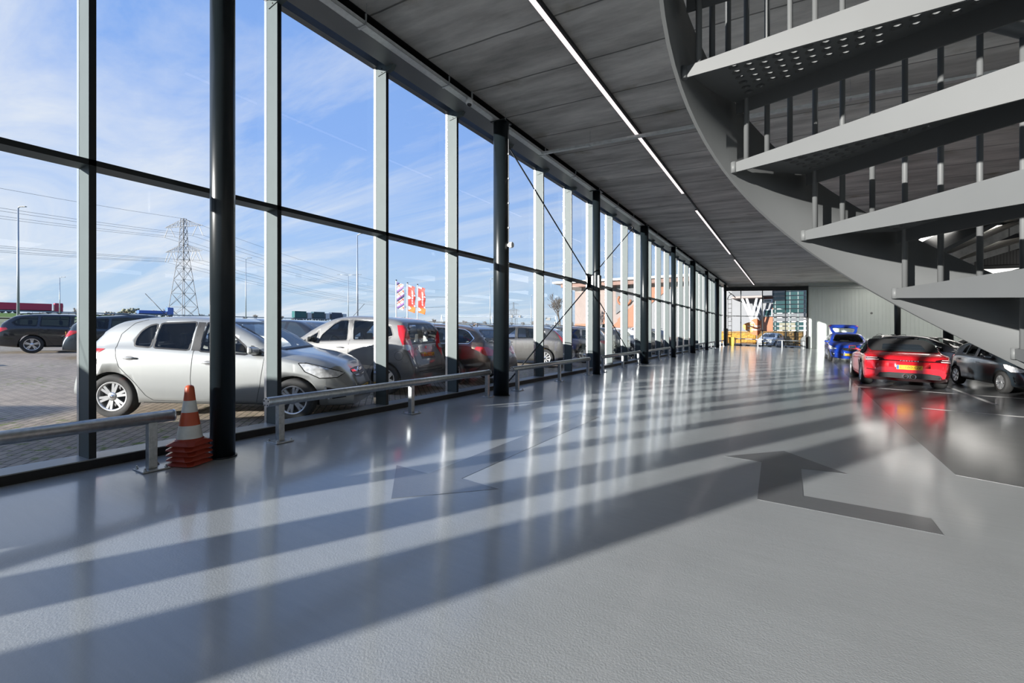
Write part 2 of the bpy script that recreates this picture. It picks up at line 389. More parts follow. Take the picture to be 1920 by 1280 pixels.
# edge beam: I section carrying the slab
eb = tag(empty('trim_1', (0, 0, 0)), 'dark steel edge beam above the glass wall', 'beam', kind='structure')
zb = gz(-5.46, 5.6)
mb = MB(); mb.box((-5.64, FY0, zb), (-5.27, BW, zb + .022)); mb.build('flange', M_beam, eb)
mb = MB(); mb.box((-5.47, FY0, zb + .022), (-5.45, BW, gz(-5.46, CEIL))); mb.build('web', M_black, eb)
mb = MB(); mb.box((-5.46, FY0, gz(-5.3, CEIL) - .012), (-5.27, BW, gz(-5.3, CEIL) - .002)); mb.build('top_flange', M_black, eb)

# ================================================================== round columns
CP = 5.5
for k in range(-1, 9):
    y = 2.68 + CP * k; d = .23 if k % 2 == 0 else .32
    names = {0: 'dark round steel column beside the stack of traffic cones', 1: 'thick dark round column with a white sounder and conduit', 2: 'dark round column with the node plate of the cross bracing', 3: 'dark round column at the far foot of the cross bracing'}
    c = tag(empty('steel_column', (-5.11, y, gz(-5.11))), names.get(k, 'dark round steel column of the row along the far glass wall'), 'column', 'round columns along the glass wall')
    h = 5.6 - .01 - .0
    mb = MB(); mb.tube((0, 0, 0), (0, 0, h), d / 2, 40); mb.build('shaft', M_steel, c)
    mb = MB(); mb.tube((0, 0, 0), (0, 0, .012), d / 2 + .018, 40); mb.build('base_ring', M_steel, c)
    mb = MB(); mb.box((-.16, -.16, h - .02), (.16, .16, h)); mb.build('cap_plate', M_steel, c, bevel=.003)
    if k == 1:
        mb = MB(); mb.tube((d / 2 + .012, .0, 3.1), (d / 2 + .012, .0, 5.4), .009, 8)
        for zz in (3.4, 3.9, 4.4, 4.9): mb.box((d / 2 - .005, -.016, zz), (d / 2 + .025, .016, zz + .03))
        mb.build('conduit', mat('grey_conduit', (.42, .43, .43), rough=.4), c)
    if k == 2:
        mb = MB(); mb.box((-.14, -.09, 2.62), (.13, .09, 3.02)); mb.box((-.235, -.20, 2.58), (-.205, .20, 3.08)); mb.box((-.21, -.05, 2.66), (-.1, .05, 2.98)); nd = mb.build('node_plate', M_steel, c, bevel=.008)
        mb = MB()
        for zz in (2.72, 2.92): mb.tube((.13, 0, zz), (.145, 0, zz), .022, 10)
        mb.build('bolt', M_galv, nd)
# pillars in the parking area
for (x, y, d, lab) in ((6.32, 41.2, .36, 'black round pillar behind the parked cars near the far wall'), (6.2, 28.6, .36, 'black round pillar right of the grey car with the open hatch'), (15.5, 30, .36, 'black round pillar deep in the parking area'), (15.5, 19, .36, 'black round pillar deep in the parking area')):
    c = tag(empty('round_pillar', on_floor(x, y)), lab, 'pillar', 'round pillars in the parking area')
    mb = MB(); mb.tube((0, 0, 0), (0, 0, CEIL), d / 2, 32); mb.build('shaft', M_steel, c)
    mb = MB(); mb.tube((0, 0, 0), (0, 0, .015), d / 2 + .03, 32); mb.build('base_ring', M_steel, c)

# ================================================================== far wall
wb = tag(empty('wall_back', (0, 0, 0)), 'far wall, glazed on the left and clad in pale ribbed panels on the right', 'wall', kind='structure')
mb = MB()
x = 1.39
lo, hi = [], []
prof = []
while x < FX1:
    prof += [(x, 0), (x + .19, 0), (x + .20, .022), (x + .245, .022), (x + .255, 0)]; x += .265
for (xa, da), (xb, db) in zip(prof, prof[1:]):
    mb.face([(xa, BW + da, gz(xa, -.05)), (xb, BW + db, gz(xb, -.05)), (xb, BW + db, gz(xb, 5.3)), (xa, BW + da, gz(xa, 5.3))])
mb.build('ribbed_panels', M_panel, wb)
mb = MB(); mb.box((1.39, BW + .03, -1.2), (FX1, BW + .3, 6.2)); mb.build('wall_core', M_panel, wb)
mb = MB(); slope_box(mb, 1.39, BW - .12, FX1, BW + .1, 5.42, 5.5); mb.build('cable_tray', M_galv_dull, wb)
mb = MB(); slope_box(mb, 1.39, BW - .06, FX1, BW - .02, 5.66, 5.72); mb.build('pipe', M_galv_dull, wb)
mb = MB(); slope_box(mb, -5.6, BW - .15, 1.39, BW + .1, 5.25, 5.62); mb.build('header', M_black, wb)
mb = MB(); slope_box(mb, -5.6, BW - .02, 1.39, BW + .2, 5.62, 6.0); mb.build('upstand', M_concrete, wb)
mb = MB()
for xx in (1.24,): mb.box((xx, BW - .1, gz(xx)), (xx + .15, BW + .1, gz(xx, 5.6)))
mb.build('end_post', M_black, wb)
for xx in (-4.09, -2.26, -.39):
    mb = MB(); mb.box((xx - .04, BW - .06, gz(xx)), (xx + .04, BW + .06, gz(xx, 5.3))); mb.build('mullion', M_steel, wb)
mb = MB(); slope_box(mb, -5.5, BW - .05, 1.24, BW + .05, 2.79, 2.86); mb.build('transom', M_steel, wb)
mb = MB(); slope_box(mb, -5.5, BW - .06, 1.24, BW + .06, 0, .1); mb.build('sill', M_steel, wb)
xs = [-5.5, -4.09, -2.26, -.39, 1.24]
for i, (a, b_) in enumerate(zip(xs, xs[1:])):
    w = tag(empty('window_%d' % (41 + i), (a, BW, 0)), kind='structure')
    for nm, z0, z1 in (('lower_pane', .1, 2.8), ('upper_pane', 2.85, 5.3)):
        mb = MB(); mb.face([(.02, 0, gz(a, z0)), (b_ - a - .02, 0, gz(b_, z0)), (b_ - a - .02, 0, gz(b_, z1)), (.02, 0, gz(a, z1))]); mb.build(nm, M_glass, w, fix=False)
mb = MB(); mb.tube((5.94, BW - .03, 3.05), (5.94, BW + .0, 3.05), .09, 16); tag(mb.build('wall_lamp', mat('lamp_grey', (.2, .21, .2), rough=.5)), 'small round grey fitting high on the pale ribbed wall', 'lamp')
# far right wall of the hall
mb = MB(); mb.box((FX1, FY0, -1.5), (FX1 + .3, BW + .3, 6.2)); tag(mb.build('wall_right', mat('right_wall', (.30, .31, .30), rough=.7, noise=(.6, .06))), 'plain wall at the far right of the hall', 'wall', kind='structure')
# ================================================================== bumper rails
M_galv2 = MATS['galvanised_steel']
def bumper_rail(y0, y1, posts, label, x=-5.2):
    r = tag(empty('bumper_rail', on_floor(x, y0)), label, 'guard rail', 'tubular bumper rails along the glass wall')
    L = y1 - y0
    mb = MB(); mb.tube((0, 0, .485), (0, L, .485), .056, 28); mb.build('tube', M_galv, r)
    for yy, sgn in ((0, -1), (L, 1)):
        mb = MB(); mb.tube((0, yy, .485), (0, yy + sgn * .012, .485), .058, 28); cp = mb.build('end_cap', M_bead, r)
        for k in range(5):
            a = 2 * PI * k / 5 + .3
            mb = MB(); mb.tube((.042 * math.cos(a), yy + sgn * .012, .485 + .042 * math.sin(a)), (.042 * math.cos(a), yy + sgn * .014, .485 + .042 * math.sin(a)), .009, 8)
            mb.build('screw', M_black, cp)
    for py in posts:
        p = py - y0
        mb = MB(); mb.box((-.036, p - .036, .012), (.036, p + .036, .45)); po = mb.build('post', M_galv, r, bevel=.004)
        mb = MB(); mb.box((-.11, p - .11, 0), (.11, p + .11, .012)); bp_ = mb.build('base_plate', M_galv, po, bevel=.002)
        for sx_ in (-1, 1):
            for sy_ in (-1, 1):
                mb = MB(); mb.tube((sx_ * .085, p + sy_ * .085, .012), (sx_ * .085, p + sy_ * .085, .026), .014, 6); mb.tube((sx_ * .085, p + sy_ * .085, .026), (sx_ * .085, p + sy_ * .085, .042), .007, 8)
                mb.build('anchor_bolt', M_galv, po)
    return r
bumper_rail(-2.2, 2.255, [-2.0, .0, 2.08], 'galvanised bumper rail ending beside the stack of traffic cones')
bumper_rail(3.22, 7.86, [3.38, 5.62, 7.80], 'long galvanised bumper rail in front of the silver car')
bumper_rail(8.78, 13.3, [9.0, 11.2, 13.2], 'galvanised bumper rail just beyond the thick column with the sounder')
bumper_rail(14.3, 18.8, [14.5, 16.6, 18.6], 'galvanised bumper rail beyond the column with the bracing node')
for k in range(3, 8):
    y = 2.68 + CP * k
    bumper_rail(y + .6, y + 5.0, [y + .8, y + 2.8, y + 4.8], {3: 'galvanised bumper rail, fifth from the near end of the row', 4: 'galvanised bumper rail, sixth from the near end of the row', 5: 'galvanised bumper rail, seventh from the near end of the row'}.get(k, 'distant galvanised bumper rail near the far end of the row'))
# rail in front of the far glazing
r = tag(empty('bumper_rail', on_floor(-4.6, 49.2)), 'low grey rail running across in front of the far glazing', 'guard rail')
mb = MB(); mb.tube((0, 0, .66), (5.7, 0, .66 - S * 5.7), .05, 16); mb.build('tube', M_galv, r)
for xx in (.1, 2.0, 3.95, 5.6):
    mb = MB(); mb.box((xx - .04, -.04, -S * xx), (xx + .04, .04, .64 - S * xx)); mb.build('post', M_galv, r)

# ================================================================== traffic cones
M_cone = mat('cone_orange', (.52, .085, .03), rough=.42, noise=(12, .1), bump=(40, .05))
M_cone_w = mat('cone_white', (.66, .67, .64), rough=.4, noise=(14, .08))
M_cone_d = mat('cone_dark_orange', (.30, .04, .02), rough=.4, noise=(9, .12))
def cone(z, label, rz, full, dx=0, dy=0):
    c = tag(empty('traffic_cone', (-5.13 + dx, 2.375 + dy, gz(-5.13) + z), rz), label, 'traffic cone', 'stack of traffic cones')
    h0 = .035
    # square foot with cut corners, dished up to the collar
    def oct_(w, k, zz): return [Vector(p + (zz,)) for p in ((w, -k), (w, k), (k, w), (-k, w), (-w, k), (-w, -k), (-k, -w), (k, -w))]
    mb = MB(); R_ = [oct_(.150, .122, 0), oct_(.156, .118, .007), oct_(.150, .112, .013), oct_(.130, .075, .034), oct_(.122, .052, .047)]
    vv = [[mb.bm.verts.new(p) for p in ring] for ring in R_]
    mb.bm.faces.new(vv[0][::-1]); mb.bm.faces.new(vv[-1])
    for A, B in zip(vv, vv[1:]):
        for k in range(8): mb.bm.faces.new((A[k], A[(k + 1) % 8], B[(k + 1) % 8], B[k]))
    mb.build('foot', M_cone_d, c, bevel=.004)
    if full:
        rad = lambda zz: .112 + (zz - .055) * (.053 - .112) / .371
        mb = MB(); mb.lathe([(.124, .046), (.120, .058), (.113, .062)], n=32, caps=False); mb.build('collar', M_cone_d, c)
        for nm, za, zb_, mm in (('white_band', .058, .188, M_cone_w), ('orange_band', .188, .316, M_cone), ('white_band', .316, .430, M_cone_w), ('orange_tip', .430, .55, M_cone)):
            pr = [(rad(za), za), (rad(zb_), zb_)]
            if nm == 'orange_tip': pr = [(rad(za), za), (.043, .52), (.040, .553), (.033, .572), (.018, .58), (.0, .581)]
            mb = MB(); mb.lathe(pr, n=32, caps=False); mb.build(nm, mm, c)
    return c
cone(0, 'lowest orange cone foot of the stack, standing on the floor', .38, False)
cone(.048, 'second orange cone foot from the bottom of the stack', .28, False, .004)
cone(.096, 'third orange cone foot from the bottom of the stack', .44, False, -.004, .003)
cone(.144, 'fourth orange cone foot, just under the topmost cone', .32, False, .003, -.003)
cone(.192, 'topmost traffic cone with white and orange bands on its stack', .40, True)

# ================================================================== cross bracing
M_rod = mat('brace_rod', (.02, .023, .026), rough=.4)
nx, ny, nz_ = -5.335, 2.68 + 11.0, gz(-5.11)
for (y1, z1, dy, dz, lab) in ((8.75, 5.42, -.14, 3.0, 'upper bracing rod running from the sounder column up to the node'), (8.6, .08, -.16, 2.66, 'lower bracing rod running from the foot of the sounder column to the node'),
                         (18.35, 5.38, .16, 3.0, 'upper bracing rod on the far side of the node'), (18.2, .3, .16, 2.66, 'lower bracing rod on the far side of the node')):
    br = tag(empty('bracing_rod', (nx, ny, nz_)), lab, 'rod', 'cross bracing rods')
    a = Vector((0, dy, dz)); e = Vector((0, y1 - ny, z1)); d = (e - a).normalized()
    mb = MB(); mb.tube(a, e, .017, 10); mb.build('rod', M_rod, br)
    for q, sg in ((a, 1), (e, -1)):
        mb = MB(); mb.tube(q - d * .02 * sg, q + d * .16 * sg, .030, 12); mb.box((q.x - .014, q.y - .06, q.z - .05), (q.x + .014, q.y + .06, q.z + .05)); mb.build('fork_end', M_rod, br, bevel=.003)

# ================================================================== ceiling services
tr = tag(empty('cable_tray', (0, 0, 0)), 'long galvanised cable tray along the edge beam', 'cable tray')
xa, xb_ = -5.265, -5.13; zt = gz(-5.2, 5.60)
mb = MB(); mb.box((xa, -8, zt), (xb_, 49.8, zt + .003)); mb.box((xa, -8, zt), (xa + .003, 49.8, zt + .06)); mb.box((xb_ - .003, -8, zt), (xb_, 49.8, zt + .06)); mb.build('channel', M_galv_dull, tr)
for k in range(30):
    y = -6.6 + 1.87 * k
    mb = MB(); mb.box((xa - .01, y - .02, zt - .012), (xb_ + .02, y + .02, zt - .001)); mb.box((xb_ + .002, y - .014, zt - .01), (xb_ + .006, y + .014, zt + .16)); hg = mb.build('hanger', M_galv, tr)
    mb = MB(); mb.tube((xb_ + .02, y, zt + .08), (xb_ + .02, y, gz(xb_, CEIL)), .004, 6); mb.build('threaded_rod', M_galv, hg)
ct = tag(empty('cross_tray', (0, 10.05, 0)), 'narrow galvanised tray crossing the hall under the slab', 'cable tray')
mb = MB()
lo = [(-5.12, -.045, gz(-5.12, 5.55)), (9, -.045, gz(9, 5.55)), (9, .045, gz(9, 5.55)), (-5.12, .045, gz(-5.12, 5.55))]
mb.hexa(lo, [(x, y, z + .05) for x, y, z in lo]); mb.build('channel', M_galv_dull, ct)
for xx in (-3.9, -1.5, .9, 3.3, 5.7):
    mb = MB(); mb.box((xx - .015, -.06, gz(xx, 5.54)), (xx + .015, .06, gz(xx, 5.56))); hg = mb.build('hanger', M_galv, ct)
    mb = MB(); mb.tube((xx, .0, gz(xx, 5.6)), (xx, .0, gz(xx, CEIL)), .004, 6); mb.build('threaded_rod', M_galv, hg)
# suspended light track and its three luminaires
M_led = mat('led_diffuser', (.9, .85, .85), rough=.4, emit=((1.0, .86, .85), 1.25))
LX, LZ = -2.93, 5.76
lt = tag(empty('light_track', (LX, 0, gz(LX))), 'thin black suspended track carrying the line lights', 'light track')
mb = MB(); mb.box((.035, -9, LZ), (.075, 49.6, LZ + .05)); mb.build('rail', M_black, lt)
for k in range(14):
    mb = MB(); mb.tube((.055, -6.7 + 4.2 * k, LZ + .05), (.055, -6.7 + 4.2 * k, CEIL), .003, 6); mb.build('wire', M_galv, lt)
for y0, y1, lab in ((4.0, 15.6, 'nearest glowing line light of the suspended row'), (18.0, 29.2, 'middle glowing line light of the suspended row'), (31.5, 49.5, 'farthest glowing line light of the suspended row'), (-8.0, 1.5, 'line light of the row behind the camera')):
    ll = tag(empty('line_light', (LX, y0, gz(LX))), lab, 'light', 'suspended line lights')
    mb = MB(); mb.box((-.045, 0, LZ + .004), (.034, y1 - y0, LZ + .045)); mb.build('housing', M_black, ll)
    for xx in (-.043, -.002):
        mb = MB(); mb.box((xx, .02, LZ - .004), (xx + .034, y1 - y0 - .02, LZ + .006)); mb.build('diffuser', M_led, ll)
# wide fill panels added to brighten the hall; one lamp row shows past the treads
M_fill = mat('fill_glow', (.9, .9, .9), rough=.4, emit=((1.0, .96, .90), 2.6))
k = 0
for xx in (6.0, 11.0, 16.5, 22.0):
    for y0 in (-6, 8, 22, 36):
        if xx < 12 and y0 < 20: continue
        ll = tag(empty('fill_panel', (xx, y0 + 3, gz(xx))), 'long glowing fill panel added under the slab over the parking area', 'light', 'added fill panels over the parking area')
        mb = MB(); mb.box((-1.12, 0, LZ + .004), (1.12, 10, LZ + .045)); mb.build('housing', M_black, ll)
        mb = MB(); mb.box((-1.1, .02, LZ - .004), (1.1, 9.98, LZ + .006)); mb.build('diffuser', M_fill, ll)
# dome camera and sounder
dc = tag(empty('dome_camera', (-5.10, 7.05, gz(-5.1, 5.52))), 'white dome camera under the cable tray', 'camera')
mb = MB(); mb.lathe([(.0, .075), (.062, .075), (.066, .0), (.058, -.022), (.0, -.022)], n=24); mb.build('housing', M_white, dc)
mb = MB(); mb.lathe([(.046, -.022), (.043, -.045), (.03, -.062), (0, -.07)], n=24); mb.build('dome', mat('smoked_dome', (.02, .02, .025), rough=.08), dc)
mb = MB(); mb.box((.05, -.012, .06), (.075, .012, .2)); mb.build('bracket', M_galv, dc)
snd = tag(empty('sounder', (-4.945, 8.18, gz(-5.11, 3.06))), 'small white alarm sounder on the thick column', 'alarm')
mb = MB(); mb.lathe([(.0, -.0), (.035, 0), (.035, .04), (.06, .045), (.06, .1), (.05, .112), (0, .112)], axis='x', n=20); mb.build('housing', M_white, snd)
mb = MB(); mb.lathe([(.03, .112), (.02, .118), (0, .118)], axis='x', n=16); mb.build('lens', mat('lens_grey', (.6, .6, .6), rough=.2), snd)

# ================================================================== spiral staircase
M_stair = mat('stair_steel', (.098, .103, .105), rough=.5, metal=.0, spec=.25, noise=(5, .04))
M_stair_dark = M_stair
RISE = .2036; DT = math.radians(21.24); R0 = .845; T5 = math.radians(76.565)
SCX = 1.142 * math.cos(YAW) - .817 * math.sin(YAW); SCY = 1.142 * math.sin(YAW) + .817 * math.cos(YAW)
ss = tag(empty('spiral_staircase', (SCX, SCY, 0), YAW), 'grey steel spiral staircase with dimpled treads at the upper right', 'staircase')
Z5 = EYE + .73 * RISE
def hz(a): return Z5 + (a - T5) / DT * RISE          # helix height of the tread tops (a in radians)
NLOW, NUP = 7, 21                                      # treads below / above the one at eye level
def tread_mesh(i):
    """i = 0 is the tread at eye level, counting upwards; rear flange faces the camera"""
    a = T5 + DT * i; z = Z5 + RISE * i
    rin = .09; ro = .833; w_in = .15; t = .006
    e0 = Vector((math.cos(a), math.sin(a), 0)); n0 = Vector((-e0.y, e0.x, 0))
    outer = [Vector((math.cos(a - DT * k / 6) * ro, math.sin(a - DT * k / 6) * ro, 0)) for k in range(7)]
    i0 = e0 * rin; i1 = e0 * rin - n0 * w_in
    poly = outer + [i1, i0]; mb = MB()
    mb.hexa([p + Vector((0, 0, z - t)) for p in poly], [p + Vector((0, 0, z)) for p in poly])
    e1 = (outer[-1] - i1); ln = e1.length; e1 = e1.normalized(); n1 = Vector((-e1.y, e1.x, 0))
    return mb, a, z, e0, n0, i1, e1, n1, ln
def width_at(r): return .15 + (.833 * 2 * math.sin(DT / 2) - .15) * (r - .09) / .743
def flange(p0, p1, n, z, sgn, h0=.082, h1=.032, t=.006):
    """down-turned edge from the inner point p0 to the outer point p1"""
    mb = MB(); q = n * t * sgn; Z = lambda p, dz: Vector((p.x, p.y, z - dz))
    pts = [Z(p1, 0), Z(p0, 0), Z(p0, h0), Z(p1, h1)]
    return mb.hexa(pts, [p + q for p in pts])
for i in range(-NLOW, NUP):
    mb, a, z, e0, n0, i1, e1, n1, ln = tread_mesh(i)
    td = mb.build('tread', M_stair, ss)
    flange(e0 * .09, e0 * .833, n0, z, 1).build('rear_flange', M_stair, td)
    flange(i1, i1 + e1 * ln, n1, z, -1, .07, .045).build('nosing_flange', M_stair, td)
    mb = MB(); pe = e0 * .840; tt = n0
    mb.tube(e0 * .838 + Vector((0, 0, z + .002)) + n0 * .004, e0 * .838 + Vector((0, 0, z - .034)) + n0 * .004, .010, 10); mb.build('weld_lug', M_stair, td)
    if -1 <= i <= 4:
        # pressed anti-slip holes: punched through the plate, each with a raised rim
        cb = bmesh.new(); mb = MB(); rows = [.15 + .036 * k for k in range(17)]
        for k, r in enumerate(rows):
            m_ = int((width_at(r) - .05) / .036 + .5)
            for j in range(max(m_, 0)):
                c_ = e0 * r - n0 * (.036 + (j + (.5 if k % 2 else 0)) * .036); cx_, cy_ = c_.x, c_.y
                A = [cb.verts.new((cx_ + .0125 * math.cos(w), cy_ + .0125 * math.sin(w), z - .02)) for w in [2 * PI * v / 12 for v in range(12)]]
                B = [cb.verts.new((v.co.x, v.co.y, z + .02)) for v in A]
                cb.faces.new(A[::-1]); cb.faces.new(B)
                for v in range(12): cb.faces.new((A[v], A[(v + 1) % 12], B[(v + 1) % 12], B[v]))
                mb.lathe([(.0160, z - .0062), (.0130, z - .0066), (.0118, z - .002), (.0104, z + .0042), (.0110, z + .0048), (.0130, z + .001)], c=(cx_, cy_, 0), n=12, caps=False)
        cut(td, cb, M_stair)
        dm = mb.build('pressed_rims', M_stair, td, fix=False); dm['kind'] = 'stuff'
# stringer: curved plate following the helix on the outer side
mb = MB(); n_ = 160; aA = T5 - DT * (NLOW + .9); aB = T5 + DT * (NUP - .3)
rings = []
for k in range(n_ + 1):
    a = aA + (aB - aA) * k / n_; z = hz(a); zl = max(z - .053, gz(SCX) + .003); zh = max(z + .212, zl + .02)
    rings.append([mb.bm.verts.new((math.cos(a) * r, math.sin(a) * r, zz)) for r, zz in ((R0, zl), (R0 + .010, zl), (R0 + .010, zh), (R0, zh))])
for A, B in zip(rings, rings[1:]):
    for k in range(4):
        f = mb.bm.faces.new((A[k], A[(k + 1) % 4], B[(k + 1) % 4], B[k])); f.smooth = k in (1, 3)
mb.bm.faces.new(rings[0]); mb.bm.faces.new(rings[-1][::-1])
mb.build('stringer', M_stair, ss, fix=False)
# balusters, three to a tread, and the handrail
k = 0; a = math.radians(76.1 - 7.08 * 18); hand = []
while a < aB - .1:
    zb_ = hz(a) - .03; zb_ = max(zb_, gz(SCX)); zt_ = min(hz(a) + 1.0, CEIL - .02)
    # foot stands on the tread that lies under it
    ti = math.floor((a - T5) / DT + 1e-6) + 1
    zf = Z5 + RISE * ti
    mb = MB(); mb.tube((math.cos(a) * .80, math.sin(a) * .80, min(zf, zt_ - .1)), (math.cos(a) * .80, math.sin(a) * .80, zt_), .0085, 12); mb.build('baluster', M_stair, ss)
    if zt_ < CEIL - .1: hand.append((math.cos(a) * .80, math.sin(a) * .80, zt_))
    a += math.radians(7.08); k += 1
mb = MB(); mb.path(hand, .021, 12); mb.build('handrail', M_stair, ss)
mb = MB(); mb.tube((0, 0, gz(SCX)), (0, 0, CEIL), .07, 24); mb.build('newel_post', M_stair, ss)
# ================================================================== car builder
# car frame: x forward from the rear axle, y left, z up from the ground
M_tyre = mat('tyre', (.018, .018, .018), rough=.8, bump=(70, .12))
M_rim = mat('alloy', (.62, .63, .64), rough=.28, metal=.85)
M_rimd = mat('alloy_dark', (.10, .10, .105), rough=.5, metal=.4)
M_well = mat('wheel_well', (.008, .008, .008), rough=.9)
M_cabin = mat('cabin_lining', (.42, .42, .41), rough=.9)
M_seat = mat('seat_cloth', (.035, .036, .04), rough=.9, noise=(30, .15))
M_cg = glass_mat('car_glass', (.92, .96, .95), refl=1.0, ior=1.5)
M_cgd = glass_mat('car_glass_tinted', (.22, .25, .27), refl=1.0, ior=1.5)
M_cgo = mat('car_glass_far', (.02, .027, .035), rough=.03, spec=.9)
M_trim = mat('black_trim', (.012, .012, .013), rough=.45)
M_gap = mat('panel_gap', (.01, .01, .01), rough=.9)
M_chrome = mat('chrome', (.8, .8, .82), rough=.08, metal=1.0)
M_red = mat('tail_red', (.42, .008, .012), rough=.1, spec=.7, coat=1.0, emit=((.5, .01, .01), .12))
M_clear = mat('lamp_clear', (.80, .81, .82), rough=.2, metal=.25, coat=1.0, noise=(16, .35))
M_amber = mat('lamp_amber', (.8, .3, .03), rough=.2)
M_plate = mat('plate_yellow', (.85, .50, .03), rough=.4)
M_plateb = mat('plate_blue', (.03, .12, .5), rough=.4)
M_ink = mat('plate_ink', (.012, .012, .012), rough=.6)
def paint_mat(name, col, metal=.35, rough=.33): return mat(name, col, rough=rough, metal=metal, spec=.5, coat=1.0)

def pchip(pts):
    xs = np.array([p[0] for p in pts], float); ys = np.array([p[1] for p in pts], float)
    h = np.diff(xs); d = np.diff(ys) / h; m_ = np.zeros(len(xs))
    for i in range(1, len(xs) - 1):
        if d[i - 1] * d[i] > 0:
            w1 = 2 * h[i] + h[i - 1]; w2 = h[i] + 2 * h[i - 1]; m_[i] = (w1 + w2) / (w1 / d[i - 1] + w2 / d[i])
    m_[0], m_[-1] = d[0], d[-1]
    def f(x):
        x = min(max(x, xs[0]), xs[-1]); i = min(int(np.searchsorted(xs, x, 'right')) - 1, len(xs) - 2)
        t = (x - xs[i]) / h[i]
        return float((2 * t**3 - 3 * t**2 + 1) * ys[i] + (t**3 - 2 * t**2 + t) * h[i] * m_[i] + (-2 * t**3 + 3 * t**2) * ys[i + 1] + (t**3 - t**2) * h[i] * m_[i + 1])
    return f
class Shell:
    """closed body lofted from cross sections that follow a side profile"""
    def __init__(s, top, belt, W, wb, R, sill=.2, tum=.30, front=(.7, .24), rear=(.5, .13), crown=.03, zf=.24, zr=.30, bulge=.05, hoodw=1.0):
        s.top = pchip(top); s.belt = pchip(belt); s.W = W / 2; s.wb = wb; s.R = R; s.sill = sill; s.tum = tum
        s.xr, s.xf = top[0][0], top[-1][0]; s.front, s.rear, s.crown = front, rear, crown; s.zf, s.zr, s.bulge = zf, zr, bulge
        xs = set(np.round(np.arange(s.xr, s.xf, .07), 3)) | {round(p[0], 3) for p in top} | {s.xr + .01, s.xr + .03, s.xf - .01, s.xf - .03}
        s.xs = sorted(xs); s.xs = [x for i, x in enumerate(s.xs) if i == 0 or x - s.xs[i - 1] > .006]
        if s.xs[-1] < s.xf: s.xs.append(s.xf)
    def half(s, x):
        f, r = s.front, s.rear; w = 1.0
        u = (x - (s.xf - f[0])) / f[0]
        if u > 0: w -= f[1] * u ** 2.4
        u = ((s.xr + r[0]) - x) / r[0]
        if u > 0: w -= r[1] * u ** 2.4
        return s.W * w
    def zb(s, x):
        u = max(0, (x - (s.wb + s.R)) / (s.xf - s.wb - s.R)); v = max(0, (-s.R - x) / (-s.R - s.xr))
        return s.sill + (s.zf - s.sill) * min(u, 1) + (s.zr - s.sill) * min(v, 1)
    def section(s, x, dy=0.0, dz=0.0, zb=None):
        T = s.top(x) - dz; w = s.half(x) - dy; zb = s.zb(x) if zb is None else zb
        B = min(s.belt(x), T - .05); B = max(B, zb + .06); g = max(T - B, .03)
        zm = zb + (B - zb) * .55
        P = [(0, zb), (w * .80, zb), (w * .94, zb + .025), (w * .975, zb + .25 * (zm - zb)), (w * .994, zb + .6 * (zm - zb)), (w, zm), (w * .995, zm + .45 * (B - zm)), (w * .98, zm + .8 * (B - zm)), (w * .962, B), ]
        y0 = w * .95; k = s.tum
        hood = min(1.0, max(0.0, (.28 - g) / .18))          # 1 on bonnet/boot, 0 on a full greenhouse
        for u, q in ((.06, 0), (.3, 0), (.55, 0), (.78, .006)):
            yy = y0 - k * g * u - q
            P.append((yy - hood * w * .10 * u, B + g * u * (.93)))
        yr = y0 - k * g * .85 - hood * w * .10
        P += [(yr - .03 - hood * .03, B + g * (.87 - .02 * hood)), (yr - .085 - hood * .08, B + g * (.945 - .03 * hood)), (yr * .72, B + g * (.978)), (yr * .4, B + g * .995), (0, T)]
        return P
    def warp(s, x, z):
        """round the bumpers in side view"""
        d = .22
        if x > s.xf - d:
            u = (x - (s.xf - d)) / d; zc = (s.zf + s.top(s.xf)) / 2; x -= s.bulge * u * ((z - zc) / .3) ** 2
        if x < s.xr + d:
            u = ((s.xr + d) - x) / d; zc = (s.zr + s.top(s.xr)) / 2; x += s.bulge * .7 * u * ((z - zc) / .3) ** 2
        return x
    def loft(s, xs, dy=0, dz=0, zb=None, warp=True):
        bm = bmesh.new(); rings = []
        for x in xs:
            P = s.section(x, dy, dz, zb); full = P + [(-y, z) for y, z in P[-2:0:-1]]
            rings.append([bm.verts.new((s.warp(x, z) if warp else x, y, z)) for y, z in full])
        n = len(rings[0])
        for A, B in zip(rings, rings[1:]):
            for k in range(n):
                f = bm.faces.new((A[k], B[k], B[(k + 1) % n], A[(k + 1) % n])); f.smooth = True
        bm.faces.new(rings[0]); bm.faces.new(rings[-1][::-1])
        bmesh.ops.recalc_face_normals(bm, faces=bm.faces)
        return bm
def prism_bm(poly, axis, a, b_):
    """poly of (u, v): axis 'y' -> (x, z), axis 'x' -> (y, z)"""
    bm = bmesh.new()
    mk = (lambda u, v, t_: (u, t_, v)) if axis == 'y' else (lambda u, v, t_: (t_, u, v))
    A = [bm.verts.new(mk(u, v, a)) for u, v in poly]; B = [bm.verts.new(mk(u, v, b_)) for u, v in poly]
    bm.faces.new(A); bm.faces.new(B[::-1]); n = len(poly)
    for i in range(n): bm.faces.new((A[i], B[i], B[(i + 1) % n], A[(i + 1) % n]))
    bmesh.ops.recalc_face_normals(bm, faces=bm.faces)
    return bm
